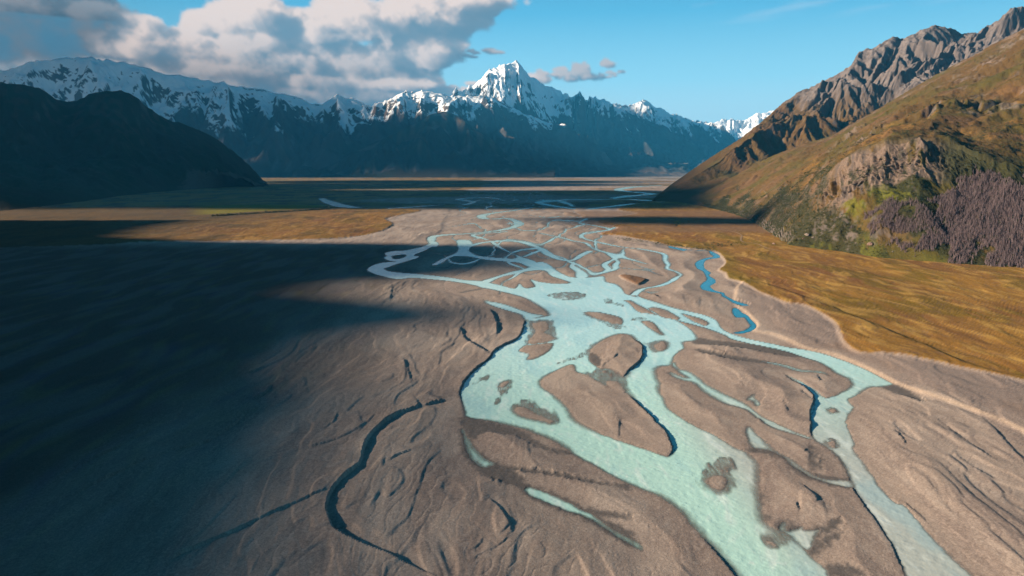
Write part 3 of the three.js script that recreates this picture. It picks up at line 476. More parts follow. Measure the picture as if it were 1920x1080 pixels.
const milky = v => {
  const x = VX[v], z = VZ[v], d = -z, D = Math.max(0, -HGT[v]), s = DEP[v], c = [...MILK2];
  mix3(c, MILK, ss(520, 300, d)); const [fx, fz] = flow(x, z);
  mix3(c, SILT, ss(.0, 1, clamp((x - 62 - (420 - d) * .05) / 30)) * ss(430, 250, d) * .75);       // the right branch carries grey silt
  const st = n2(fx * .16, fz * .04) + .5 * n2(fx * .5, fz * .12), dp = n2(fx * .05 + 5, fz * .016); mix3(c, FOAM, .45 * ss(.1, .9, st)); mix3(c, [.26, .48, .54], .35 * ss(.15, .7, dp - .3 * st));
  mix3(c, FOAM, .5 * ss(.4, .9, n2(x * .45, z * .22) + .3 * n2(x * 1.2, z * .7)) * ss(-.2, .4, n2(x * .03 + 3, z * .02)) * (1 - ss(300, 520, d)));
  return [...c, clamp(.10 + 1.0 * ss(.0, .5, D + .05 * n2(x * .6, z * .2)))];
};
const blue = v => { const D = Math.max(0, -HGT[v]); return [.012, .20, .32, clamp(.5 + .5 * ss(0, .25, D))]; };
const water = () => new THREE.MeshPhysicalMaterial({ vertexColors: true, transparent: true, roughness: .16, ior: 1.33, specularIntensity: .35, bumpMap: metres(ripple, 60), bumpScale: .15 });
put('river', waterSheet(river, clear, milky), water(), 'milky turquoise braided river winding through the gravel of the valley', 'river', 'structure');
put('stream', waterSheet(clear, river, blue), water(), 'narrow clear blue stream between the gravel and the golden grass plain', 'stream', 'structure');

// ------------------------------------------------------------------ mountains: each is lofted through contour lines (foot, shoulders, crest, far side) and then carved by gullies
// a line is a list of [x, y, depth]: a bearing and a distance in metres; depth 0 puts the point on the valley floor
function loft(lines, ns, nt, carve, colour, spread) {
  const along = lines.map(l => { const P = l.map(p => p[2] > 0 ? atDepth(p[0], p[1], p[2]) : (() => { const g = onGround(p[0], p[1]); return [g[0], -2, g[1]]; })()); return P; });
  const at = (P, s) => { const f = s * (P.length - 1), i = Math.min(P.length - 2, Math.floor(f)), t = f - i, a = P[Math.max(0, i - 1)], b = P[i], c = P[i + 1], d = P[Math.min(P.length - 1, i + 2)];
    return [0, 1, 2].map(e => { const m = .5 * (2 * b[e] + (c[e] - a[e]) * t + (2 * a[e] - 5 * b[e] + 4 * c[e] - d[e]) * t * t + (3 * b[e] - a[e] - 3 * c[e] + d[e]) * t * t * t); return m; }); };
  const n = ns * nt, pos = new Float32Array(n * 3), uv = new Float32Array(n * 2), T = new Float32Array(n);
  const K = lines.length - 1;
  for (let i = 0; i < ns; i++) {
    const s = i / (ns - 1), C = along.map(P => at(P, s));
    for (let j = 0; j < nt; j++) {
      const tt = spread ? spread(j / (nt - 1)) : j / (nt - 1), f = tt * K, k = Math.min(K - 1, Math.floor(f)), t = f - k, b = C[k], c = C[k + 1];
      const o = (i * nt + j) * 3; const p = [mix(b[0], c[0], t), mix(b[1], c[1], t), mix(b[2], c[2], t)];
      T[i * nt + j] = f; pos.set(p, o);
      uv[(i * nt + j) * 2] = s; uv[(i * nt + j) * 2 + 1] = f;
    }
  }
  // soften the creases between the bands, then carve
  for (let i = 0; i < ns; i++) for (let pass = 0; pass < (carve.soften ?? 6); pass++) for (let j = 1; j + 1 < nt; j++) { const tv = T[i * nt + j]; if (Math.abs(tv - (carve.crest ?? K - 1)) < .12 || (carve.keep && tv > carve.keep[0] && tv < carve.keep[1])) continue; const o = (i * nt + j) * 3; for (let e = 0; e < 3; e++) pos[o + e] = .5 * pos[o + e] + .25 * (pos[o - 3 + e] + pos[o + 3 + e]); }
  const SX = new Float32Array(n), SZ = new Float32Array(n);
  { const g0 = new THREE.BufferGeometry(); g0.setAttribute('position', new THREE.BufferAttribute(pos.slice(), 3)); const id = []; for (let i = 0; i + 1 < ns; i++) for (let j = 0; j + 1 < nt; j++) { const a = i * nt + j; id.push(a, a + nt, a + 1, a + 1, a + nt, a + nt + 1); } g0.setIndex(id); g0.computeVertexNormals(); const q = g0.getAttribute('normal').array; for (let m = 0; m < n; m++) { const y = Math.max(.12, Math.abs(q[m * 3 + 1])) * Math.sign(q[m * 3 + 1] || 1); SX[m] = -q[m * 3] / y; SZ[m] = -q[m * 3 + 2] / y; }
    const A = new Float32Array(n); for (const F of [SX, SZ]) for (let pass = 0; pass < 6; pass++) { for (let i = 0; i < ns; i++) for (let j = 0; j < nt; j++) { const m = i * nt + j, l = j ? m - 1 : m, r = j + 1 < nt ? m + 1 : m, u = i ? m - nt : m, v = i + 1 < ns ? m + nt : m; A[m] = .2 * (F[m] + F[l] + F[r] + F[u] + F[v]); } F.set(A); } }
  for (let i = 0; i < ns; i++) for (let j = 0; j < nt; j++) { const m = i * nt + j, o = m * 3, d = carve.at(pos[o], pos[o + 1], pos[o + 2], i / (ns - 1), T[m], SX[m], SZ[m]); if (typeof d === 'number') pos[o + 1] += d; else { pos[o] += d[0]; pos[o + 1] += d[1]; pos[o + 2] += d[2]; } }
  const idx = []; for (let i = 0; i + 1 < ns; i++) for (let j = 0; j + 1 < nt; j++) { const a = i * nt + j, b = a + 1, c = a + nt, d = c + 1; idx.push(a, c, b, b, c, d); }
  const g = new THREE.BufferGeometry(); g.setAttribute('position', new THREE.BufferAttribute(pos, 3)); g.setIndex(idx); g.computeVertexNormals();
  const nor = g.getAttribute('normal').array, col = new Float32Array(n * 3);
  let sum = 0; for (let m = 0; m < n; m++) sum += nor[m * 3 + 1]; if (sum < 0) { for (let m = 0; m < nor.length; m++) nor[m] *= -1; for (let t = 0; t < idx.length; t += 3) [idx[t + 1], idx[t + 2]] = [idx[t + 2], idx[t + 1]]; g.setIndex(idx); }
  for (let m = 0; m < n; m++) { const o = m * 3; col.set(colour(pos[o], pos[o + 1], pos[o + 2], nor[o + 1], uv[m * 2], T[m], nor[o], nor[o + 2]), o); }
  g.setAttribute('color', new THREE.BufferAttribute(col, 3));
  const suv = new Float32Array(n * 2); for (let m = 0; m < n; m++) { suv[m * 2] = pos[m * 3] + pos[m * 3 + 2] * .37; suv[m * 2 + 1] = pos[m * 3 + 2] - pos[m * 3 + 1] * .8; } g.setAttribute('uv', new THREE.BufferAttribute(suv, 2));
  g.userData = { ns, nt, pos, nor }; return g;
}
const L3 = (list) => { const o = []; for (let i = 0; i < list.length; i += 3) o.push([list[i], list[i + 1], list[i + 2]]); return o; };
const even = (line, n) => { const o = [], at = [0]; for (let i = 1; i < line.length; i++) at.push(at[i - 1] + Math.hypot(line[i][0] - line[i - 1][0], line[i][1] - line[i - 1][1]) + 1e-6); for (let k = 0; k < n; k++) { const d = k / (n - 1) * at[at.length - 1]; let i = 1; while (i < line.length - 1 && at[i] < d) i++; const t = clamp((d - at[i - 1]) / (at[i] - at[i - 1])); o.push([0, 1, 2].map(e => mix(line[i - 1][e], line[i][e], t))); } return o; };
const tent = (t, a, b) => ss(0, 1, clamp(Math.min(t - a, b - t) / ((b - a) * .5)));
const rockMat = (bump, size, rough = 1) => new THREE.MeshPhysicalMaterial({ specularIntensity: .25, vertexColors: true, color: new THREE.Color().setRGB(1.2, 1.2, 1.2), map: metres(cobbleTone, size), bumpMap: metres(cobbleHeight, size), bumpScale: bump, roughness: rough });
const ROCK = [.115, .092, .082], ROCKD = [.055, .048, .046], SCREE = [.185, .152, .138], TUSSOCK = [.092, .054, .018], MOSS = [.062, .054, .011], LIME = [.105, .105, .013], BUSH = [.022, .026, .010], SNOW = [.80, .80, .80], ICE = [.55, .66, .72], EARTH = [.118, .064, .034];

// ---- right: the near hillside with bench, cliff and forest slope
const hillFoot = even(L3([1284,383,0, 1316,389,0, 1350,398,0, 1400,412,0, 1440,440,0, 1480,466,0, 1560,474,0, 1640,486,0, 1720,493,0, 1800,500,0, 1920,507,0, 2100,522,0, 2500,560,0]), 60);
const hillCliffFoot = even(L3([1286,380,2440, 1330,383,2200, 1380,390,1900, 1420,402,1600, 1455,425,1260, 1490,430,1120, 1540,408,1060, 1600,375,1040, 1660,345,1030, 1720,330,1020, 1790,345,1000, 1850,370,960, 1920,395,910, 2100,420,860, 2500,450,800]), 60);
const hillCliffTop = even(L3([1287,378,2450, 1336,374,2230, 1390,374,1960, 1440,372,1700, 1490,365,1420, 1530,345,1270, 1570,310,1160, 1610,287,1120, 1660,268,1100, 1720,262,1085, 1780,270,1070, 1840,300,1020, 1920,318,980, 2100,330,930, 2500,340,900]), 60);
const hillShelf = even(L3([1289,376,2480, 1340,362,2330, 1400,345,2200, 1460,325,2020, 1520,305,1850, 1570,285,1700, 1620,262,1560, 1680,235,1500, 1750,212,1480, 1830,205,1450, 1920,170,1420, 2100,120,1400, 2500,60,1380]), 60);
const hillCrest = even(L3([1290,374,2520, 1340,350,2500, 1400,318,2480, 1450,292,2440, 1500,272,2400, 1556,256,2350, 1600,231,2320, 1650,202,2280, 1700,173,2240, 1760,138,2200, 1840,94,2150, 1920,54,2100, 2100,-40,2000, 2500,-200,1900]), 60);
const hillBack = hillCrest.map(p => [p[0] + 60, p[1] + 190, p[2] + 900]);
const hillColour = (x, y, z, up, s, T, nx, nz) => {
  const [px, py] = toPicture(x, y, z), a = fbm(x * .006, z * .006 + y * .004, 4), b = n2(x * .03, z * .03 + y * .02), c3 = n2(x * .11, z * .11 + y * .07), c4 = n2(x * .27, z * .2 + y * .2), c = [...TUSSOCK];
  mix3(c, MOSS, ss(-.25, .35, a + .25 * b + .15 * c3) * .8); mix3(c, EARTH, ss(.0, .6, n2(x * .012 + 9, z * .012) + .35 * c3) * .6); mix3(c, CGOLD, ss(.2, .7, n2(x * .02 + 50, z * .015) + .3 * c3) * .4 * ss(1.9, 2.3, T) * ss(3.4, 2.9, T));
  mix3(c, BUSH, ss(-.1, .4, n2(x * .02 + 4, y * .03 + z * .012) + .5 * c3 + .4 * c4 + .5 * ss(1.4, .5, T) + .45 * ss(2.6, 1.4, T) * ss(.26, .16, s) * ss(.01, .05, s) - .55 * ss(1.9, 2.5, T)) * .85);
  const strip = ss(.55, .8, T) * ss(1.1, 1.0, T) * ss(.20, .25, s) * ss(.40, .36, s) + ss(.5, .1, T) * .85 * ss(.10, .16, s) * ss(.36, .27, s) + ss(.16, .04, T) * .6 * ss(.34, .4, s);
  mix3(c, LIME, strip * ss(-.1, .5, n2(x * .03 + 70, y * .03 + z * .02) + .6 * c3 + .3 * c4) * .75);
  const crag = ss(.08, .34, fbm(x * .0042 + 21, z * .0042 + y * .004, 3)) * ss(2.15, 2.5, T) * ss(.14, .3, s); mix3(c, [.16, .115, .09], crag * ss(-.1, .4, b + .6 * c3) * .85); mix3(c, ROCKD, crag * ss(.2, .6, -b + .5 * c3) * .6);
  const steep = 1 - up, rock = ss(.36, .56, steep + .12 * b + .12 * c3) * (T > 2.2 || T < .9 ? 1 : .4); mix3(c, ROCK, rock * .8); mix3(c, ROCKD, rock * ss(.1, .6, n2(x * .05, z * .05 + y * .012)) * .5);
  const cliff = tent(T, .95, 2.1) * ss(.19, .24, s) * ss(.45, .40, s); let face_ = ss(.98, 1.08, T) * ss(2.06, 1.96, T) * ss(.205 + .03 * b, .25 + .03 * b, s) * ss(.47, .41, s); mix3(c, [.15, .108, .085], face_ * ss(-.75, -.2, b + .6 * c3) * .95); mix3(c, ROCKD, face_ * ss(.1, .5, n2(s * 110, T * 2) + .5 * c3) * .7); mix3(c, BUSH, cliff * ss(.2, .5, c3 + .6 * b) * .7);
  mix3(c, BUSH, ss(.385, .42, s) * ss(.75, .6, s) * ss(.9, 1.1, T) * ss(2.2, 1.95, T) * .88);
  if (T > 2.7) { mix3(c, SCREE, ss(.3, .6, n2(x * .011 + 30, z * .011 + y * .009) + .35 * c3 + .3 * b) * .5 * ss(.34, .46, s)); }
  return c;
};
const hillCarve = { soften: 5, keep: [.95, 2.08], crest: 4, at: (x, y, z, s, T, gx, gz) => {
  const edge = Math.min(1, T * 2.5), crest = 1 - .85 * tent(T, 3.45, 4.6), near = ss(0, .12, s), lump = fbm(x * .007, z * .007, 4);
  const er = eroded(x, z, gx, gz, T > 2 ? 170 : 75, 5, 1.0, .8), rugged = ss(-.15, .3, n2(s * 7 + 3, T * 1.6)) * ss(2.6, 3.0, T) * (1 - tent(T, 3.6, 4.4)) * ss(.33, .42, s);
  let d = near * edge * (crest * ((T > 2 ? 17 : 15) * er * (.6 + .4 * ss(2.2, 2.8, T)) + 10 * lump + rugged * 34 * eroded(x + 50, z, gx, gz, 70, 4, 1.2, .8)) + 5.5 * (ridged(x * .022 + y * .01, z * .022, 5) - .45));
  const cl = tent(T, .85, 2.15) * ss(.18, .23, s) * ss(.55, .45, s), pil = fbm(s * 85 + 1.5 * n2(s * 90, T * 3), T * 1.1, 5, .68); d += cl * 5 * n2(x * .05, z * .05);
  const crag = ss(.08, .34, fbm(x * .0042 + 21, z * .0042 + y * .004, 3)) * ss(2.15, 2.5, T) * ss(.14, .3, s); d += near * crest * crag * 20 * (ridged(x * .017 + y * .012, z * .017, 5) - .35);
  d += edge * near * (1.0 * n2(x * .11, z * .11) + .6 * n2(x * .3, z * .3));
  const out = cl * 20 * pil; return [-out * .8, d, out * .6];
} };
const hillGeo = loft([hillFoot, hillCliffFoot, hillCliffTop, hillShelf, hillCrest, hillBack], 620, 380, hillCarve, hillColour, u => u < .2 ? u / .2 * .19 : u < .48 ? .19 + (u - .2) / .28 * .23 : u < .93 ? .42 + (u - .48) / .45 * .395 : .815 + (u - .93) / .07 * .185);
put('hillside', hillGeo, rockMat(.6, 90), 'near brown and green hillside on the right with rock cliff and grass bench', 'hillside', 'structure');

// ---- right, behind: the rocky mountain
const rockyFoot = even(L3([1222,376,0, 1250,378,0, 1284,383,0, 1320,389,0, 1380,398,0, 1450,402,0, 1550,402,0, 1750,402,0, 2100,402,0]), 40);
const rockyShoulder = even(L3([1224,374,2640, 1255,362,2660, 1300,350,2700, 1360,330,2760, 1430,305,2850, 1500,285,2960, 1600,260,3050, 1780,190,3150, 2100,80,3150]), 40);
const rockyMid = even(L3([1226,372,2670, 1262,352,2720, 1310,325,2800, 1370,292,2930, 1440,255,3150, 1510,225,3300, 1590,205,3420, 1760,135,3600, 2100,20,3600]), 40);
const rockyCrest = even(L3([1228,370,2720, 1258,346,2800, 1300,317,2950, 1340,290,3150, 1385,262,3350, 1412,242,3500, 1442,216,3650, 1470,192,3800, 1500,172,3900, 1528,158,3980, 1560,145,4040, 1598,122,4100, 1612,97,4150, 1640,88,4180, 1662,76,4210, 1680,70,4230, 1692,75,4240, 1720,60,4260, 1750,47,4300, 1772,52,4300, 1786,56,4310, 1805,64,4320, 1836,62,4330, 1862,42,4350, 1880,35,4370, 1900,22,4380, 1918,15,4400, 1950,5,4420, 2100,-60,4500, 2400,-120,4600]), 120);
const rockyBack = rockyCrest.map(p => [p[0] + 30, p[1] + 120, p[2] + 900]);
const rockyColour = (x, y, z, up, s, T) => {
  const a = fbm(x * .004, z * .004 + y * .003, 4), b = n2(x * .02, z * .02 + y * .02), c3 = n2(x * .07, z * .07 + y * .05), c = [...TUSSOCK], alt = y + 120 * a + 60 * b;
  mix3(c, EARTH, ss(-.1, .4, a + .3 * c3) * .6); mix3(c, MOSS, ss(.1, .5, n2(x * .009 + 3, z * .009)) * .5 * ss(500, 150, y));
  const rocky = ss(330, 560, alt + 260 * ss(.4, .65, 1 - up) * ss(.12, .3, s) - 260 * ss(.32, .12, s)); mix3(c, ROCK, rocky); mix3(c, SCREE, rocky * ss(.45, .20, 1 - up + .1 * b) * .9); mix3(c, ROCKD, rocky * ss(.1, .6, c3 + .4 * b) * .5);
  mix3(c, BUSH, ss(.1, .5, n2(x * .012, y * .02) + .3 * c3) * .75 * ss(260, 60, y));
  return c;
};
const rockyCarve = { soften: 10, crest: 3, at: (x, y, z, s, T, gx, gz) => {
  const edge = Math.min(1, T * 1.4), crest = 1 - .88 * tent(T, 2.45, 3.5), near = ss(0, .25, s), high = ss(.6, 1.8, T) * ss(.08, .3, s);
  const er = eroded(x, z, gx, gz, 330, 6, 1.1, .85), big = ridged(x * .0019 + 3, z * .0019, 3) - .5;
  return near * edge * (crest * (84 * er * (.16 + .84 * high) + 110 * big * high) + 16 * (ridged(x * .014, z * .014 + y * .01, 4) - .5) * (.4 + .6 * high) + 5 * (ridged(x * .06, z * .06 + y * .03, 3) - .5));
} };
put('rocky_mountain', loft([rockyFoot, rockyShoulder, rockyMid, rockyCrest, rockyBack], 540, 300, rockyCarve, rockyColour, u => u < .92 ? u / .92 * .76 : .76 + (u - .92) / .08 * .24), rockMat(1.5, 160), 'tall rocky grey mountain with scree gullies behind the right hillside', 'mountain', 'structure');

// ---- left: the dark mountain wall along the shaded side of the valley; an unseen wall, shaped to cast shade, carries it on towards the camera
{
  const world = (x, y, z) => { const p = toPicture(x, y, z); return [p[0], p[1], -z]; };
  const crestIn = L3([-420,70,3000, -250,110,3300, -100,140,3700, 0,155,4000, 48,160,4100, 80,167,4180, 108,188,4250, 133,191,4300, 150,187,4330, 167,177,4360, 182,171,4390, 200,169,4420, 223,169,4460, 242,174,4500, 260,185,4540, 280,202,4600, 300,215,4660, 320,223,4700, 360,237,4820, 400,256,4950, 440,285,5100, 470,312,5220, 490,336,5320, 500,346,5380]);
  const crest = even(crestIn, 90), foot = even(L3([-420,470,0, -250,440,0, -100,415,0, 0,400,0, 60,392,0, 150,380,0, 230,368,0, 300,360,0, 380,354,0, 440,350,0, 503,347.5,0]), 90), mid = crest.map((p, i) => [mix(p[0], foot[i][0], .5) - 8, mix(p[1], foot[i][1], .62), p[2] * .86]), back = crest.map(p => [p[0] - 60, p[1] + 100, p[2] + 1200]);
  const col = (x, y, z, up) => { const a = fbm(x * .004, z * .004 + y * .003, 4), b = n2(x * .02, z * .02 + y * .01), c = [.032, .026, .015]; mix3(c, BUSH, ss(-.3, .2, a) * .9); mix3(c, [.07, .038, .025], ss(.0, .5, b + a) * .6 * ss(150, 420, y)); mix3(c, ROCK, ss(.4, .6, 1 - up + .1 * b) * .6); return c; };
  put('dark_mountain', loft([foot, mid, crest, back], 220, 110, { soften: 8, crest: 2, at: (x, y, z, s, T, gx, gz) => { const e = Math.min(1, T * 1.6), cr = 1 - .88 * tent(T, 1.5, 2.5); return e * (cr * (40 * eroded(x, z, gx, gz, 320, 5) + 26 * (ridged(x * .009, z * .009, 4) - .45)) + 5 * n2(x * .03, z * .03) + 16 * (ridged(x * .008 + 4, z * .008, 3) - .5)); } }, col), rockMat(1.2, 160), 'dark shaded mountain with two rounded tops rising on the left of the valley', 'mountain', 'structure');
  // unseen wall outside the frame: crest heights in metres, shaped to cast the shadow bands
  const ridge = [], f2 = [], b2 = [], m2 = [];
  const heights = [[400, 466], [-86, 463], [-126, 458], [-246, 455], [-346, 439], [-426, 442], [-476, 472], [-516, 451], [-576, 412], [-636, 410], [-686, 440], [-766, 478], [-846, 482], [-976, 489], [-1016, 455], [-1066, 330], [-1146, 262], [-1336, 250], [-1586, 262], [-1736, 240]];
  for (let i = 0; i < 90; i++) { const z = mix(400, -1560, i / 89); let k = 1; while (k < heights.length - 1 && heights[k][0] > z) k++; const t = clamp((z - heights[k - 1][0]) / (heights[k][0] - heights[k - 1][0])), h = mix(heights[k - 1][1], heights[k][1], t); const x = -1500 - Math.max(0, -z - 900) * .1; ridge.push([x, h, z]); f2.push([x + 330, -2, z]); m2.push([x + 170, h * .45, z]); b2.push([x - 700, 0, z]); }
  const raw = (lines, ns, nt, f, colour) => { const pos = new Float32Array(ns * nt * 3), colr = new Float32Array(ns * nt * 3), idx = []; for (let i = 0; i < ns; i++) for (let j = 0; j < nt; j++) { const u = i / (ns - 1) * 89, k = Math.min(88, Math.floor(u)), a = u - k, v = j / (nt - 1) * 3, m = Math.min(2, Math.floor(v)), b = v - m, o = (i * nt + j) * 3; for (let e = 0; e < 3; e++) pos[o + e] = mix(mix(lines[m][k][e], lines[m][k + 1][e], a), mix(lines[m + 1][k][e], lines[m + 1][k + 1][e], a), b); pos[o + 1] += f(pos[o], pos[o + 2], v); } for (let i = 0; i + 1 < ns; i++) for (let j = 0; j + 1 < nt; j++) { const a = i * nt + j; idx.push(a, a + 1, a + nt, a + 1, a + nt + 1, a + nt); } const g = new THREE.BufferGeometry(); g.setAttribute('position', new THREE.BufferAttribute(pos, 3)); g.setIndex(idx); g.computeVertexNormals(); const n = g.getAttribute('normal').array; for (let m = 0; m < ns * nt; m++) colr.set(colour(pos[m * 3], pos[m * 3 + 1], pos[m * 3 + 2], Math.abs(n[m * 3 + 1])), m * 3); g.setAttribute('color', new THREE.BufferAttribute(colr, 3)); return g; };
  put('unseen_shade_wall', raw([f2, m2, ridge, b2], 140, 60, (x, z, v) => tent(v, 0, 2) * 50 * (ridged(z * .004, v * .6, 4) - .5) + 6 * n2(x * .02, z * .02) * tent(v, 0, 3), col), new THREE.MeshStandardMaterial({ vertexColors: true, roughness: 1 }), 'unseen dark mountain wall shaped to shade the left of the riverbed', 'mountain', 'structure');
}

// ---- far ranges, all of rock with snow above a ragged line
function snowyColour(line, rag, opts = {}) {
  return (x, y, z, up, s, T, nx, nz) => {
    const a = fbm(x * .0011 + 5, z * .0011, 5), b = n2(x * .006, z * .006 + y * .004), c3 = n2(x * .018, y * .02 + z * .01), c4 = n2(x * .05, y * .05 + z * .03), c = [.075, .06, .05];
    mix3(c, [.045, .045, .030], ss(.1, -.3, a) * ss(line, line * .4, y)); mix3(c, EARTH, ss(-.1, .5, b + a) * .55 * ss(line * .5, line * .9, y)); mix3(c, ROCKD, ss(.1, .6, c3) * .5); mix3(c, SCREE, ss(.3, .8, n2(s * 40, T * 1.2) + .5 * b + .3 * c3) * .4);
    const slope = 1 - up, band = ridged(x * .0016 + y * .0006, z * .0016 + y * .0011, 3) - .5, rib = Math.abs(n2(x * .004 + z * .002, y * .0045)) - .2, edge = y + rag * (a * 1.0 + .9 * band + .16 * c3 + .07 * c4) - 1000 * (opts.steep ?? 1) * ss(opts.s0 ?? .38, opts.s1 ?? .62, slope + .06 * c3 + .03 * c4 - .25 * rib);
    const k = ss(line - 30, line + 45, edge); mix3(c, SNOW, k); if (k > .5) mix3(c, ICE, ss(.15, .5, b) * ss(line + 500, line, y) * .5);
    return c;
  };
}
const farMat = () => new THREE.MeshPhysicalMaterial({ specularIntensity: .2, vertexColors: true, roughness: .95 });
function range(name, label, crestList, n, ns, nt, footDepth, footY, colour, carve, midDrop = .42, midPush = .45) {
  const crest = even(L3(crestList), n), foot = crest.map((p, i) => [p[0], footY, footDepth(p, i / (n - 1))]);
  const f3 = foot.map((p, i) => { const x = crest[i][0], w = bearing(x, footY), d = p[2]; return [x, 540 - FOCAL * Math.tan(Math.atan2(-(EYE + 4), d) + PITCH), d]; });
  const mid = crest.map((p, i) => { const d = mix(f3[i][2], p[2], midPush); const yc = atDepth(p[0], p[1], p[2])[1], h = yc * midDrop; const q = toPicture(atDepth(p[0], p[1], d)[0], h, -d); return [q[0], q[1], d]; });
  const up2 = crest.map((p, i) => { const d = mix(f3[i][2], p[2], .80); const yc = atDepth(p[0], p[1], p[2])[1], h = yc * .79; const q = toPicture(atDepth(p[0], p[1], d)[0], h, -d); return [q[0], q[1], d]; });
  const back = crest.map(p => [p[0], p[1] + 60, p[2] + 1500]);
  return put(name, loft([f3, mid, up2, crest, back], ns, nt, { soften: 6, crest: 3, at: carve }, colour, u => u < .94 ? u / .94 * .77 : .77 + (u - .94) / .06 * .23), farMat(), label, 'mountain range', 'structure');
}
const carver = (wave, amp, fw, aw, jag) => (x, y, z, s, T, gx, gz) => {
  const e = ss(.08, .8, T), cr = 1 - .88 * tent(T, 2.3, 3.6), big = ridged(x * .62 / wave + 9, z * .62 / wave, 3) - .5;
  return e * (cr * amp * (1.0 * eroded(x, z, gx, gz, wave, 6, 1.15, .8) + 1.5 * big * ss(.3, 1.4, T)) + (.3 + .7 * cr) * aw * (ridged(x * fw, z * fw, 4) - .5) + jag * (ridged(x * .006 + y * .002, z * .006, 4) - .5));
};
// left snowy range under the cloud
range('snowy_range', 'long snow covered range in shade under the cloud on the left', [-260,150,10500, -120,130,10800, -40,150,11000, 20,132,11100, 55,118,11200, 110,108,11300, 160,112,11400, 210,116,11400, 250,122,11500, 300,138,11500, 350,146,11600, 400,152,11700, 432,163,11700, 455,168,11800, 480,168,11800, 508,172,11900, 535,178,11900, 560,182,12000, 586,196,12000, 606,196,12100, 625,184,12150, 634,181,12200, 648,186,12200, 664,188,12250, 690,200,12300, 720,206,12400, 780,214,12500, 850,230,12600], 130, 440, 180, () => 10000, 333, snowyColour(880, 420, { s0: .42, s1: .7 }), carver(950, 260, .0022, 110, 40));
// central mountain
range('central_mountain', 'broad dark mountain with patchy snow crest in the middle of the valley head', [540, 331, 11408, 570, 318, 11470, 600, 292, 11594, 640, 262, 11780, 672, 236, 11904, 690, 212, 12028, 702, 196, 12090, 722, 192, 12152, 735, 186, 12152, 745, 178, 12177, 760, 173, 12177, 775, 175, 12214, 790, 169, 12214, 800, 171, 12226, 820, 174, 12239, 846, 180, 12251, 860, 181, 12251, 876, 184, 12276, 900, 182, 12276, 925, 186, 12338, 945, 196, 12400, 975, 208, 12524, 1000, 219, 12648, 1030, 230, 12772, 1060, 244, 12896, 1090, 258, 13144, 1120, 271, 13268, 1150, 283, 13392, 1190, 297, 13516, 1240, 312, 13764, 1290, 323, 13888], 120, 520, 230, (p, s) => mix(10600, 11600, ss(.5, 1, s)), 332, snowyColour(1020, 330, { s0: .36, s1: .6 }), carver(1100, 240, .0026, 80, 30));
// a dark spur standing in front of the central mountain
range('foothill_spur', 'dark pointed spur in front of the broad central mountain', [548,331,10000, 580,324,10050, 612,312,10150, 640,299,10250, 668,284,10350, 690,272,10450, 712,262,10550, 738,251,10650, 762,238,10800, 790,226,10950, 812,214,11100, 830,210,11200, 852,214,11200, 872,224,11150, 894,240,11100, 914,257,11050, 934,274,11000, 956,290,10950, 980,305,10950, 1006,318,11000, 1040,326,11050], 80, 260, 120, () => 9700, 333, (x, y, z, up, s, T) => { const a = fbm(x * .0016, z * .0016, 4), b = n2(x * .008, z * .008 + y * .005), c = [.035, .030, .020]; mix3(c, BUSH, ss(-.2, .3, a) * .8); mix3(c, EARTH, ss(.0, .5, b + a) * .6 * ss(180, 600, y)); mix3(c, SCREE, ss(.3, .7, n2(x * .004 + z * .003, z * .004) + .4 * b) * .35); return c; }, carver(700, 120, .003, 60, 18));
// the snow peak and the range right of it
range('snow_peak', 'high pointed snow peak lit by the sun above the valley head', [800,214,14000, 840,192,14100, 856,180,14150, 866,174,14200, 878,166,14200, 888,160,14250, 900,153,14280, 906,145,14300, 914,136,14300, 924,130,14320, 934,125,14340, 946,120,14350, 955,123,14420, 962,121,14450, 969,116,14480, 976,122,14480, 984,134,14500, 994,146,14520, 1006,152,14550, 1020,159,14600, 1034,164,14650, 1048,173,14700, 1060,181,14750, 1072,185,14800, 1082,178,14900, 1090,184,14950, 1100,193,15000, 1108,187,15100, 1116,184,15150, 1124,190,15200, 1136,192,15300, 1150,200,15400, 1180,212,15600, 1230,236,15900, 1280,262,16200, 1320,285,16500], 140, 460, 220, () => 12600, 330, snowyColour(1250, 520, { s0: .50, s1: .78, steep: .8 }), carver(1200, 330, .0018, 170, 50), .36, .5);
range('far_snowy_range', 'far blue snowy range behind the valley head, right of the peak', [1090,215,17500, 1120,204,17500, 1140,193,17500, 1150,197,17500, 1158,198,17550, 1172,200,17600, 1182,198,17650, 1192,196,17700, 1198,191,17700, 1206,189,17750, 1216,192,17800, 1222,196,17850, 1228,202,17900, 1240,204,18000, 1252,212,18100, 1262,217,18200, 1268,215,18300, 1276,222,18400, 1290,224,18500, 1302,228,18600, 1312,227,18700, 1330,232,18900, 1360,250,19300, 1400,275,19600, 1440,292,19800], 110, 360, 180, () => 15200, 326, snowyColour(1020, 520, { s0: .46, s1: .75 }), carver(1300, 340, .0018, 150, 60), .36, .5);
range('distant_snow_mountains', 'bright distant snow mountains at the end of the valley', [1240,262,22500, 1290,245,22500, 1320,236,22500, 1334,231,22500, 1344,226,22500, 1354,224,22500, 1364,226,22550, 1371,221,22550, 1380,225,22600, 1394,224,22650, 1408,219,22700, 1416,214,22700, 1422,210,22700, 1428,213,22750, 1438,209,22800, 1448,208,22800, 1470,200,22800, 1500,190,22800, 1560,176,22800], 70, 200, 130, () => 19800, 323, snowyColour(860, 380, { s0: .5, s1: .8 }), carver(1500, 300, .0016, 150, 60), .36, .5);
// a low moraine hill on the far flats
range('moraine_hill', 'low brown moraine hill on the far valley flats', [1170,322,12000, 1182,317,12000, 1196,314,12000, 1215,312,12000, 1228,313.5,12000, 1245,317,12000, 1270,320,12000, 1300,323,12000], 20, 60, 20, () => 11700, 326, () => [.15, .10, .07], (x, y, z, s, T) => 6 * n2(x * .01, z * .01));

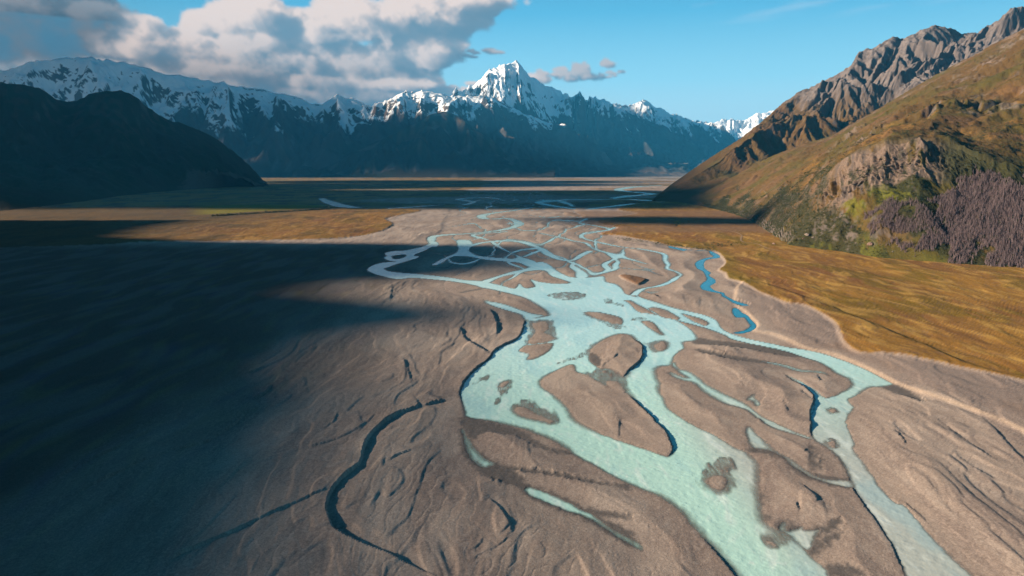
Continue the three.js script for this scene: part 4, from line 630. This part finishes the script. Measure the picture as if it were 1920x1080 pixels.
// ------------------------------------------------------------------ clouds added on the left, unseen beyond the frame, to shade valley and mountains
const shadeCloudMat = new THREE.MeshStandardMaterial({ color: new THREE.Color().setRGB(.85, .85, .85), roughness: 1 });
function cloud(label, spots) {                                         // spots: [x, z on the valley floor (or [x, height, z]), metres towards the sun, half length, half width, half height]
  const parts = spots.map(([x, y, z, t, a, b, c]) => {
    const g = new THREE.IcosahedronGeometry(1, 14), p = g.getAttribute('position');
    for (let i = 0; i < p.count; i++) { const u = p.getX(i), v = p.getY(i), w = p.getZ(i), k = 1 + .28 * n3(u * 2.1 + x * .01, v * 2.1, w * 2.1 + z * .01) + .16 * n3(u * 5 + z, v * 5, w * 5) + .08 * n3(u * 11, v * 11, w * 11); p.setXYZ(i, u * k * a, v * k * c, w * k * b); }
    g.rotateY(SUN_AZ); g.translate(x + SUN.x * t, y + SUN.y * t, z + SUN.z * t); g.computeVertexNormals(); return g;
  });
  put('cloud', mergeGeometries(parts), shadeCloudMat, label, 'cloud');
}
const row = (n, f) => Array.from({ length: n }, (_, i) => f(n > 1 ? i / (n - 1) : 0));
cloud('long unseen cloud added to shade the valley floor in the middle distance', [...row(5, u => [mix(-1500, 330, u), 0, -2600 + 120 * n2(u * 3, 2), 3400, 420, 480, 130]), ...row(6, u => [mix(-2200, 500, u), 0, -3350 + 100 * n2(u * 4, 7), 3800, 520, 560, 150]), [-300, 0, -2330, 3300, 500, 190, 60], [420, 0, -2430, 3300, 260, 120, 50]]);
cloud('small unseen cloud added to shade a patch of the right plain', [[330, 0, -1600, 2600, 170, 130, 40], [480, 0, -1560, 2600, 200, 110, 40], [200, 0, -1660, 2600, 120, 70, 30]]);
cloud('wide unseen cloud bank added to shade the far valley flats', [...row(4, u => [mix(-1600, 300, u), 0, -6500, 7400, 700, 720, 200]), [-800, 0, -4900, 4600, 900, 60, 60]]);
const off = (x, z) => (x - .84 * z) / .97 + 700;                          // far enough towards the sun to stand outside the frame
const bank = (z, top, b, c) => [[0, top - c, z, off(0, z), 900, b, c], [-900, top - c + 180, z - b * .5, off(-900, z), 700, b * .8, c * .9]];   // top: the height in metres under which its shade lies on the valley's middle line
cloud('unseen cloud bank added to shade the mountains at the valley head', [...bank(-10100, -500, 320, 600), ...bank(-10150, 560, 260, 660), ...bank(-10700, 640, 420, 760), ...bank(-11400, 480, 460, 780), ...bank(-12200, 400, 480, 800), ...bank(-13100, 420, 560, 800)]);
cloud('unseen cloud bank added to shade the lower snow peak', [...bank(-14300, 1150, 720, 900), ...bank(-15500, 1900, 800, 1200)]);
cloud('unseen cloud bank added to shade the lower far range', [...bank(-16800, 2450, 800, 1300), ...bank(-18100, 2600, 800, 1300)]);
cloud('unseen cloud added to shade the dark left mountain', [...row(5, u => [mix(-3700, -1700, u), 330, mix(-4150, -5150, u), 3600, 500, 520, 420]), [-1750, 0, -5450, 3600, 300, 300, 120]]);

// ------------------------------------------------------------------ plants and stones on the hillside
const hill = (() => { const { ns, nt, pos, nor } = hillGeo.userData, spots = []; for (let m = 0; m < ns * nt; m++) { const p = toPicture(pos[m * 3], pos[m * 3 + 1], pos[m * 3 + 2]); if (p[0] > 1280 && p[0] < 2250 && (m % nt) < nt * .80) spots.push([p[0], p[1], m]); } return { ns, nt, pos, nor, spots }; })();
const within = (pts, x, y) => { let on = false; for (let i = 0, j = pts.length - 1; i < pts.length; j = i++) { const a = pts[i], b = pts[j]; if ((a[1] > y) !== (b[1] > y) && x < (b[0] - a[0]) * (y - a[1]) / (b[1] - a[1]) + a[0]) on = !on; } return on; };
function scatterOn(outlinePts, count, keep) {                          // points on the hillside, evenly by area
  const { ns, nt, pos } = hill, cellsIn = [], acc = []; let total = 0;
  for (const [px, py, m] of hill.spots) { if (!within(outlinePts, px + 16 * n2(px * .045, py * .045) + 9 * n2(px * .16, py * .16), py + 12 * n2(px * .05 + 50, py * .05) + 8 * n2(px * .17, py * .17 + 9)) || (m % nt) + 1 >= nt || m + nt >= ns * nt) continue; const o = m * 3, u = [pos[o + 3] - pos[o], pos[o + 4] - pos[o + 1], pos[o + 5] - pos[o + 2]], q = (m + nt) * 3, w = [pos[q] - pos[o], pos[q + 1] - pos[o + 1], pos[q + 2] - pos[o + 2]]; const a = Math.abs(u[0] * w[2] - u[2] * w[0]) + .15 * Math.hypot(...u) * Math.hypot(...w); total += a; acc.push(total); cellsIn.push([m, u, w]); }
  const out = []; for (let t = 0; t < count * 6 && out.length < count && total; t++) { const r = rnd() * total; let lo = 0, hi = acc.length - 1; while (lo < hi) { const k = (lo + hi) >> 1; if (acc[k] < r) lo = k + 1; else hi = k; } const [m, u, w] = cellsIn[lo], a = rnd(), b = rnd(), o = m * 3, p = [0, 1, 2].map(e => pos[o + e] + u[e] * a + w[e] * b); if (keep(p)) out.push(p); }
  return out;
}
const hp = list => pairs(list, 1440, 240, 3.375);
const forestArea = hp([1070,470, 1160,390, 1250,315, 1400,290, 1520,350, 1800,360, 2700,300, 2700,960, 1800,900, 1360,890, 1440,780, 1330,745, 1240,870, 1120,850, 1200,745, 1080,755, 930,800, 990,650, 1060,550]);
const thinArea = hp([520,640, 640,520, 760,465, 880,475, 960,480, 1080,440, 1060,560, 990,650, 950,740, 860,800, 740,700, 650,650]);
const slopeArea = pairs([1300,384, 1360,376, 1440,372, 1500,330, 1560,310, 1640,330, 1720,320, 1800,330, 1920,330, 2200,340, 2200,530, 1920,512, 1700,495, 1560,477, 1480,468, 1440,440, 1400,414], 0, 0, 1);
const benchArea = pairs([1440,372, 1560,280, 1680,215, 1800,180, 2100,120, 2100,330, 1860,300, 1760,262, 1640,268, 1560,310], 0, 0, 1);
// a leafless conifer: trunk and a crown of bare upswept twigs
function twigs(n, spread) {
  const pos = []; const tri = (a, b, c) => pos.push(...a, ...b, ...c);
  for (let i = 0; i < n; i++) { const t = .12 + .86 * i / n, h = t, r = spread * Math.pow(1 - t, .75) * (.55 + .6 * rnd()) + .012, a = i * 2.4 + rnd(), ca = Math.cos(a), sa = Math.sin(a), w = .016 + .012 * rnd(), lift = .05 + .06 * rnd(); tri([-sa * w, h - .012, ca * w], [sa * w, h + .012, -ca * w], [ca * r, h + lift, sa * r]); tri([0, h - .02, 0], [0, h + .03, 0], [ca * r * .8, h + lift * .5, sa * r * .8]); }
  const g = new THREE.BufferGeometry(); g.setAttribute('position', new THREE.Float32BufferAttribute(pos, 3)); g.computeVertexNormals(); return g;
}
const barkMat = new THREE.MeshStandardMaterial({ color: new THREE.Color().setRGB(.15, .105, .095), roughness: 1 }), twigMats = [[.165, .118, .122], [.125, .09, .092], [.20, .145, .145]].map(c => new THREE.MeshStandardMaterial({ color: new THREE.Color().setRGB(...c), roughness: 1, side: THREE.DoubleSide }));
const trunkGeo = new THREE.CylinderGeometry(.006, .02, 1, 5, 1).translate(0, .5, 0), crownGeos = [twigs(46, .27), twigs(52, .23), twigs(40, .31)];
const trees = [...scatterOn(forestArea, 27000, () => true), ...scatterOn(thinArea, 1300, p => n2(p[0] * .04, p[2] * .04) > -.1)].map(p => [p, 4 + 6 * rnd() * (.3 + .7 * rnd()) * (.7 + .3 * n2(p[0] * .02, p[2] * .02)), Math.hypot(p[0], p[1] - EYE, p[2])]);
const seen = t => { const q = toPicture(...t[0]); return q[0] > 0 && q[0] < 1920; };
trees.sort((a, b) => (seen(b) - seen(a)) || (b[1] / b[2] - a[1] / a[2]));
const kinds = crownGeos.map((geo, k) => { const o = new THREE.Group(); const t = new THREE.Mesh(trunkGeo, barkMat), c = new THREE.Mesh(geo, twigMats[k]); t.name = 'trunk'; c.name = 'crown'; t.castShadow = c.castShadow = t.receiveShadow = c.receiveShadow = true; o.add(t, c); return o; });
trees.slice(0, 300).forEach(([p, h], i) => { const o = kinds[i % 3].clone(); o.name = numbered('dead_tree'); o.position.set(p[0], p[1] - .3, p[2]); o.scale.set(h, h, h); o.rotation.y = rnd() * 6.28; tag(o, 'bare grey mauve conifer in the leafless forest on the right slope', 'tree', 'leafless trees of the forest on the right slope'); scene.add(o); });
function scattered(name, geometry, material, list, make, label, category, tint) {
  const inst = new THREE.InstancedMesh(geometry, material, list.length), d = new THREE.Object3D();
  list.forEach((e, i) => { make(d, e); d.updateMatrix(); inst.setMatrixAt(i, d.matrix); if (tint) inst.setColorAt(i, tint(e)); });
  inst.name = numbered(name); inst.castShadow = inst.receiveShadow = true; tag(inst, label, category, null, 'stuff'); scene.add(inst); return inst;
}
const wholeTree = k => { const a = trunkGeo.toNonIndexed(); a.deleteAttribute('uv'); return mergeGeometries([a, crownGeos[k]]); };
[0, 1, 2].forEach(k => scattered('dead_forest', wholeTree(k), twigMats[k], trees.slice(300).filter((_, i) => i % 3 === k), (d, [p, h]) => { d.position.set(p[0], p[1] - .3, p[2]); d.scale.set(h, h, h); d.rotation.set(0, rnd() * 6.28, 0); }, ['mauve grey leafless forest covering the lower right slope', 'darker bare trees among the leafless forest on the right slope', 'paler bare trees among the leafless forest on the right slope'][k], 'forest'));
// shrubs
const shrubGeo = (() => { const pos = []; for (let i = 0; i < 70; i++) { const a = rnd() * 6.28, u = rnd(), r = .45 + .5 * rnd(), y = u * .8, q = Math.sqrt(Math.max(.05, 1 - u * u)) * r, c = [Math.cos(a) * q, y, Math.sin(a) * q], s = .16 + .12 * rnd(); for (let k = 0; k < 3; k++) pos.push(c[0] + s * (rnd() - .5) * 2, c[1] + s * (rnd() - .3) * 1.6, c[2] + s * (rnd() - .5) * 2); } const g = new THREE.BufferGeometry(); g.setAttribute('position', new THREE.Float32BufferAttribute(pos, 3)); g.computeVertexNormals(); return g; })();
const shrubMat = new THREE.MeshStandardMaterial({ color: new THREE.Color(1, 1, 1), roughness: 1, side: THREE.DoubleSide });
const green = () => { const t = rnd(); return new THREE.Color().setRGB(mix(.028, .07, t * t), mix(.034, .065, t), mix(.010, .014, t)); };
const placeShrub = (d, p) => { const s = p[3] ?? (1.0 + 2.6 * rnd() * rnd()); d.position.set(p[0], p[1] - .2, p[2]); d.scale.set(s * 1.2, s * (.8 + .5 * rnd()), s * 1.2); d.rotation.set(0, rnd() * 6.28, 0); };
scattered('scrub', shrubGeo, shrubMat, scatterOn(slopeArea, 9000, p => n2(p[0] * .02 + 4, p[1] * .03 + p[2] * .012) + .5 * n2(p[0] * .09, p[2] * .09) > -.25), placeShrub, 'dark green scrub dotted over the lower right hillside', 'scrub', green);
scattered('scrub', shrubGeo, shrubMat, scatterOn(benchArea, 2200, p => n2(p[0] * .012 + 14, p[2] * .012) + .5 * n2(p[0] * .07, p[2] * .07) > .1), placeShrub, 'dark bushes scattered over the grass bench above the cliff', 'scrub', green);
scattered('scrub', shrubGeo, shrubMat, scatterOn(forestArea, 900, p => n2(p[0] * .03 + 8, p[2] * .03) > .05), placeShrub, 'green bushes standing between the leafless trees', 'scrub', green);
{ const list = []; for (let i = 0; i < 420; i++) { const t = rnd(), [x, z] = onGround(mix(395, 618, t) + rnd() * 4, mix(407.5, 393.3, t) + rnd() * .8 - .4); list.push([x, 1.5, z, 2 + 5 * rnd() * rnd()]); } scattered('hedgerow', shrubGeo, shrubMat, list, placeShrub, 'dark line of bushes along the lit green field on the left', 'hedgerow', green); }
{ const list = []; for (let i = 0; i < 260; i++) { const t = rnd(), [x, z] = onGround(mix(1150, 1345, t) + rnd() * 6 - 3, mix(448, 471, t ** 1.1) - 2 + rnd() * 5); list.push([x, 1.6, z, .7 + 1.7 * rnd() * rnd()]); } for (let i = 0; i < 160; i++) { const [x, z] = onGround(1325 + rnd() * 75, 460 + rnd() * 8 - (rnd() * 6)); list.push([x, 1.5, z, .8 + 2 * rnd() * rnd()]); } scattered('scrub', shrubGeo, shrubMat, list, placeShrub, 'low bushes along the edge of the golden plain by the blue stream', 'scrub', green); }
// boulders at the foot of the hill
function boulderGeo(k) { const g = new THREE.IcosahedronGeometry(1, 6), p = g.getAttribute('position'); for (let i = 0; i < p.count; i++) { const u = p.getX(i), v = p.getY(i), w = p.getZ(i); let s = 1 + .35 * n3(u * 1.4 + k * 9, v * 1.4, w * 1.4) + .15 * n3(u * 3.6, v * 3.6 + k, w * 3.6) + .05 * n3(u * 9, v * 9, w * 9); const f = Math.abs(u * .6 + w * .7 + .3 * v); s *= f > .72 ? .72 / f : 1; p.setXYZ(i, u * s, Math.max(-.45, v * s * .75), w * s); } g.computeVertexNormals(); return g; }
const boulderMats = [[.17, .105, .08], [.13, .10, .085], [.20, .155, .13]].map(c => new THREE.MeshStandardMaterial({ color: new THREE.Color().setRGB(...c), roughness: .95, bumpMap: metres(cobbleHeight, 1), bumpScale: .05 }));
const onHill = (px, py) => { let b = 1e9, m = 0; for (const s of hill.spots) { const d = (s[0] - px) ** 2 + (s[1] - py) ** 2; if (d < b) { b = d; m = s[2]; } } return [hill.pos[m * 3], hill.pos[m * 3 + 1], hill.pos[m * 3 + 2]]; };
[[1451, 461, 4.6, 0, 'big reddish boulder at the foot of the right hillside beside the plain'], [1460, 462, 3.0, 2, 'pale boulder just right of the big reddish one at the hill foot'], [1446, 460, 2.2, 1, 'small grey stone just left of the big reddish boulder'],
 [1514, 441, 5.6, 2, 'large pale boulder among dark bushes above the hill foot'], [1524, 446, 3.6, 1, 'grey boulder lower right of the large pale one among bushes'], [1506, 447, 2.8, 0, 'small brown boulder lower left of the large pale one among bushes'],
 [1449, 442, 2.2, 2, 'light stone on the green slope near the bend of the track'], [1585, 478, 3.2, 0, 'brown boulder at the hill foot below the dark scrub'], [1632, 458, 5.5, 0, 'rusty rock outcrop left of the leafless forest']].forEach(([px, py, s, k, label], i) => {
  let p = onHill(px, py); const q = toPicture(...p); if (Math.hypot(q[0] - px, q[1] - py) > 8) { const g = onGround(px, py); p = [g[0], 1.8, g[1]]; }
  const m = put('boulder', boulderGeo(i), boulderMats[k], label, 'boulder'); m.position.set(p[0], p[1] + s * .12, p[2]); m.scale.setScalar(s * .62); m.rotation.y = i * 1.7;
});
scattered('stones', boulderGeo(20), boulderMats[1], [...scatterOn(slopeArea, 260, p => n2(p[0] * .03, p[2] * .03) > .1)].map(p => [...p, .5 + 1.5 * rnd() * rnd()]), (d, p) => { d.position.set(p[0], p[1], p[2]); d.scale.setScalar(p[3]); d.rotation.set(0, rnd() * 6, 0); }, 'loose grey stones lying about the lower right hillside', 'stones');
// the worn track across the plain
{ const c = smooth(pairs([1255,418, 1290,424, 1340,432, 1375,437, 1391,445, 1389,454, 1420,461, 1446,471, 1500,478, 1560,482]), false), pos = [], idx = [], nearest = (x, z) => { const q = toPicture(x, 0, z), i = clamp(lowIndex(PX, q[0], true), 1, NX - 1), j = clamp(lowIndex(PY, q[1], false), 1, NY - 1); let h = 0; for (const b of [j - 1, j]) for (const a of [i - 1, i]) h = Math.max(h, HGT[b * NX + a]); return h; };
  c.forEach((p, i) => { const g = onGround(...p), a = onGround(...c[Math.max(0, i - 1)]), b = onGround(...c[Math.min(c.length - 1, i + 1)]), dx = b[0] - a[0], dz = b[1] - a[1], l = Math.hypot(dx, dz) || 1, y = nearest(g[0], g[1]) + .25; pos.push(g[0] - dz / l * 1.3, y, g[1] + dx / l * 1.3, g[0] + dz / l * 1.3, y, g[1] - dx / l * 1.3); if (i) { const k = i * 2; idx.push(k - 2, k - 1, k, k, k - 1, k + 1); } });
  const g = new THREE.BufferGeometry(); g.setAttribute('position', new THREE.Float32BufferAttribute(pos, 3)); g.setIndex(idx); g.computeVertexNormals(); put('path', g, new THREE.MeshStandardMaterial({ color: new THREE.Color().setRGB(.26, .16, .075), roughness: 1, side: THREE.DoubleSide }), 'pale worn track crossing the golden plain to the hill foot', 'path', 'structure'); }
renderer.render(scene, camera);
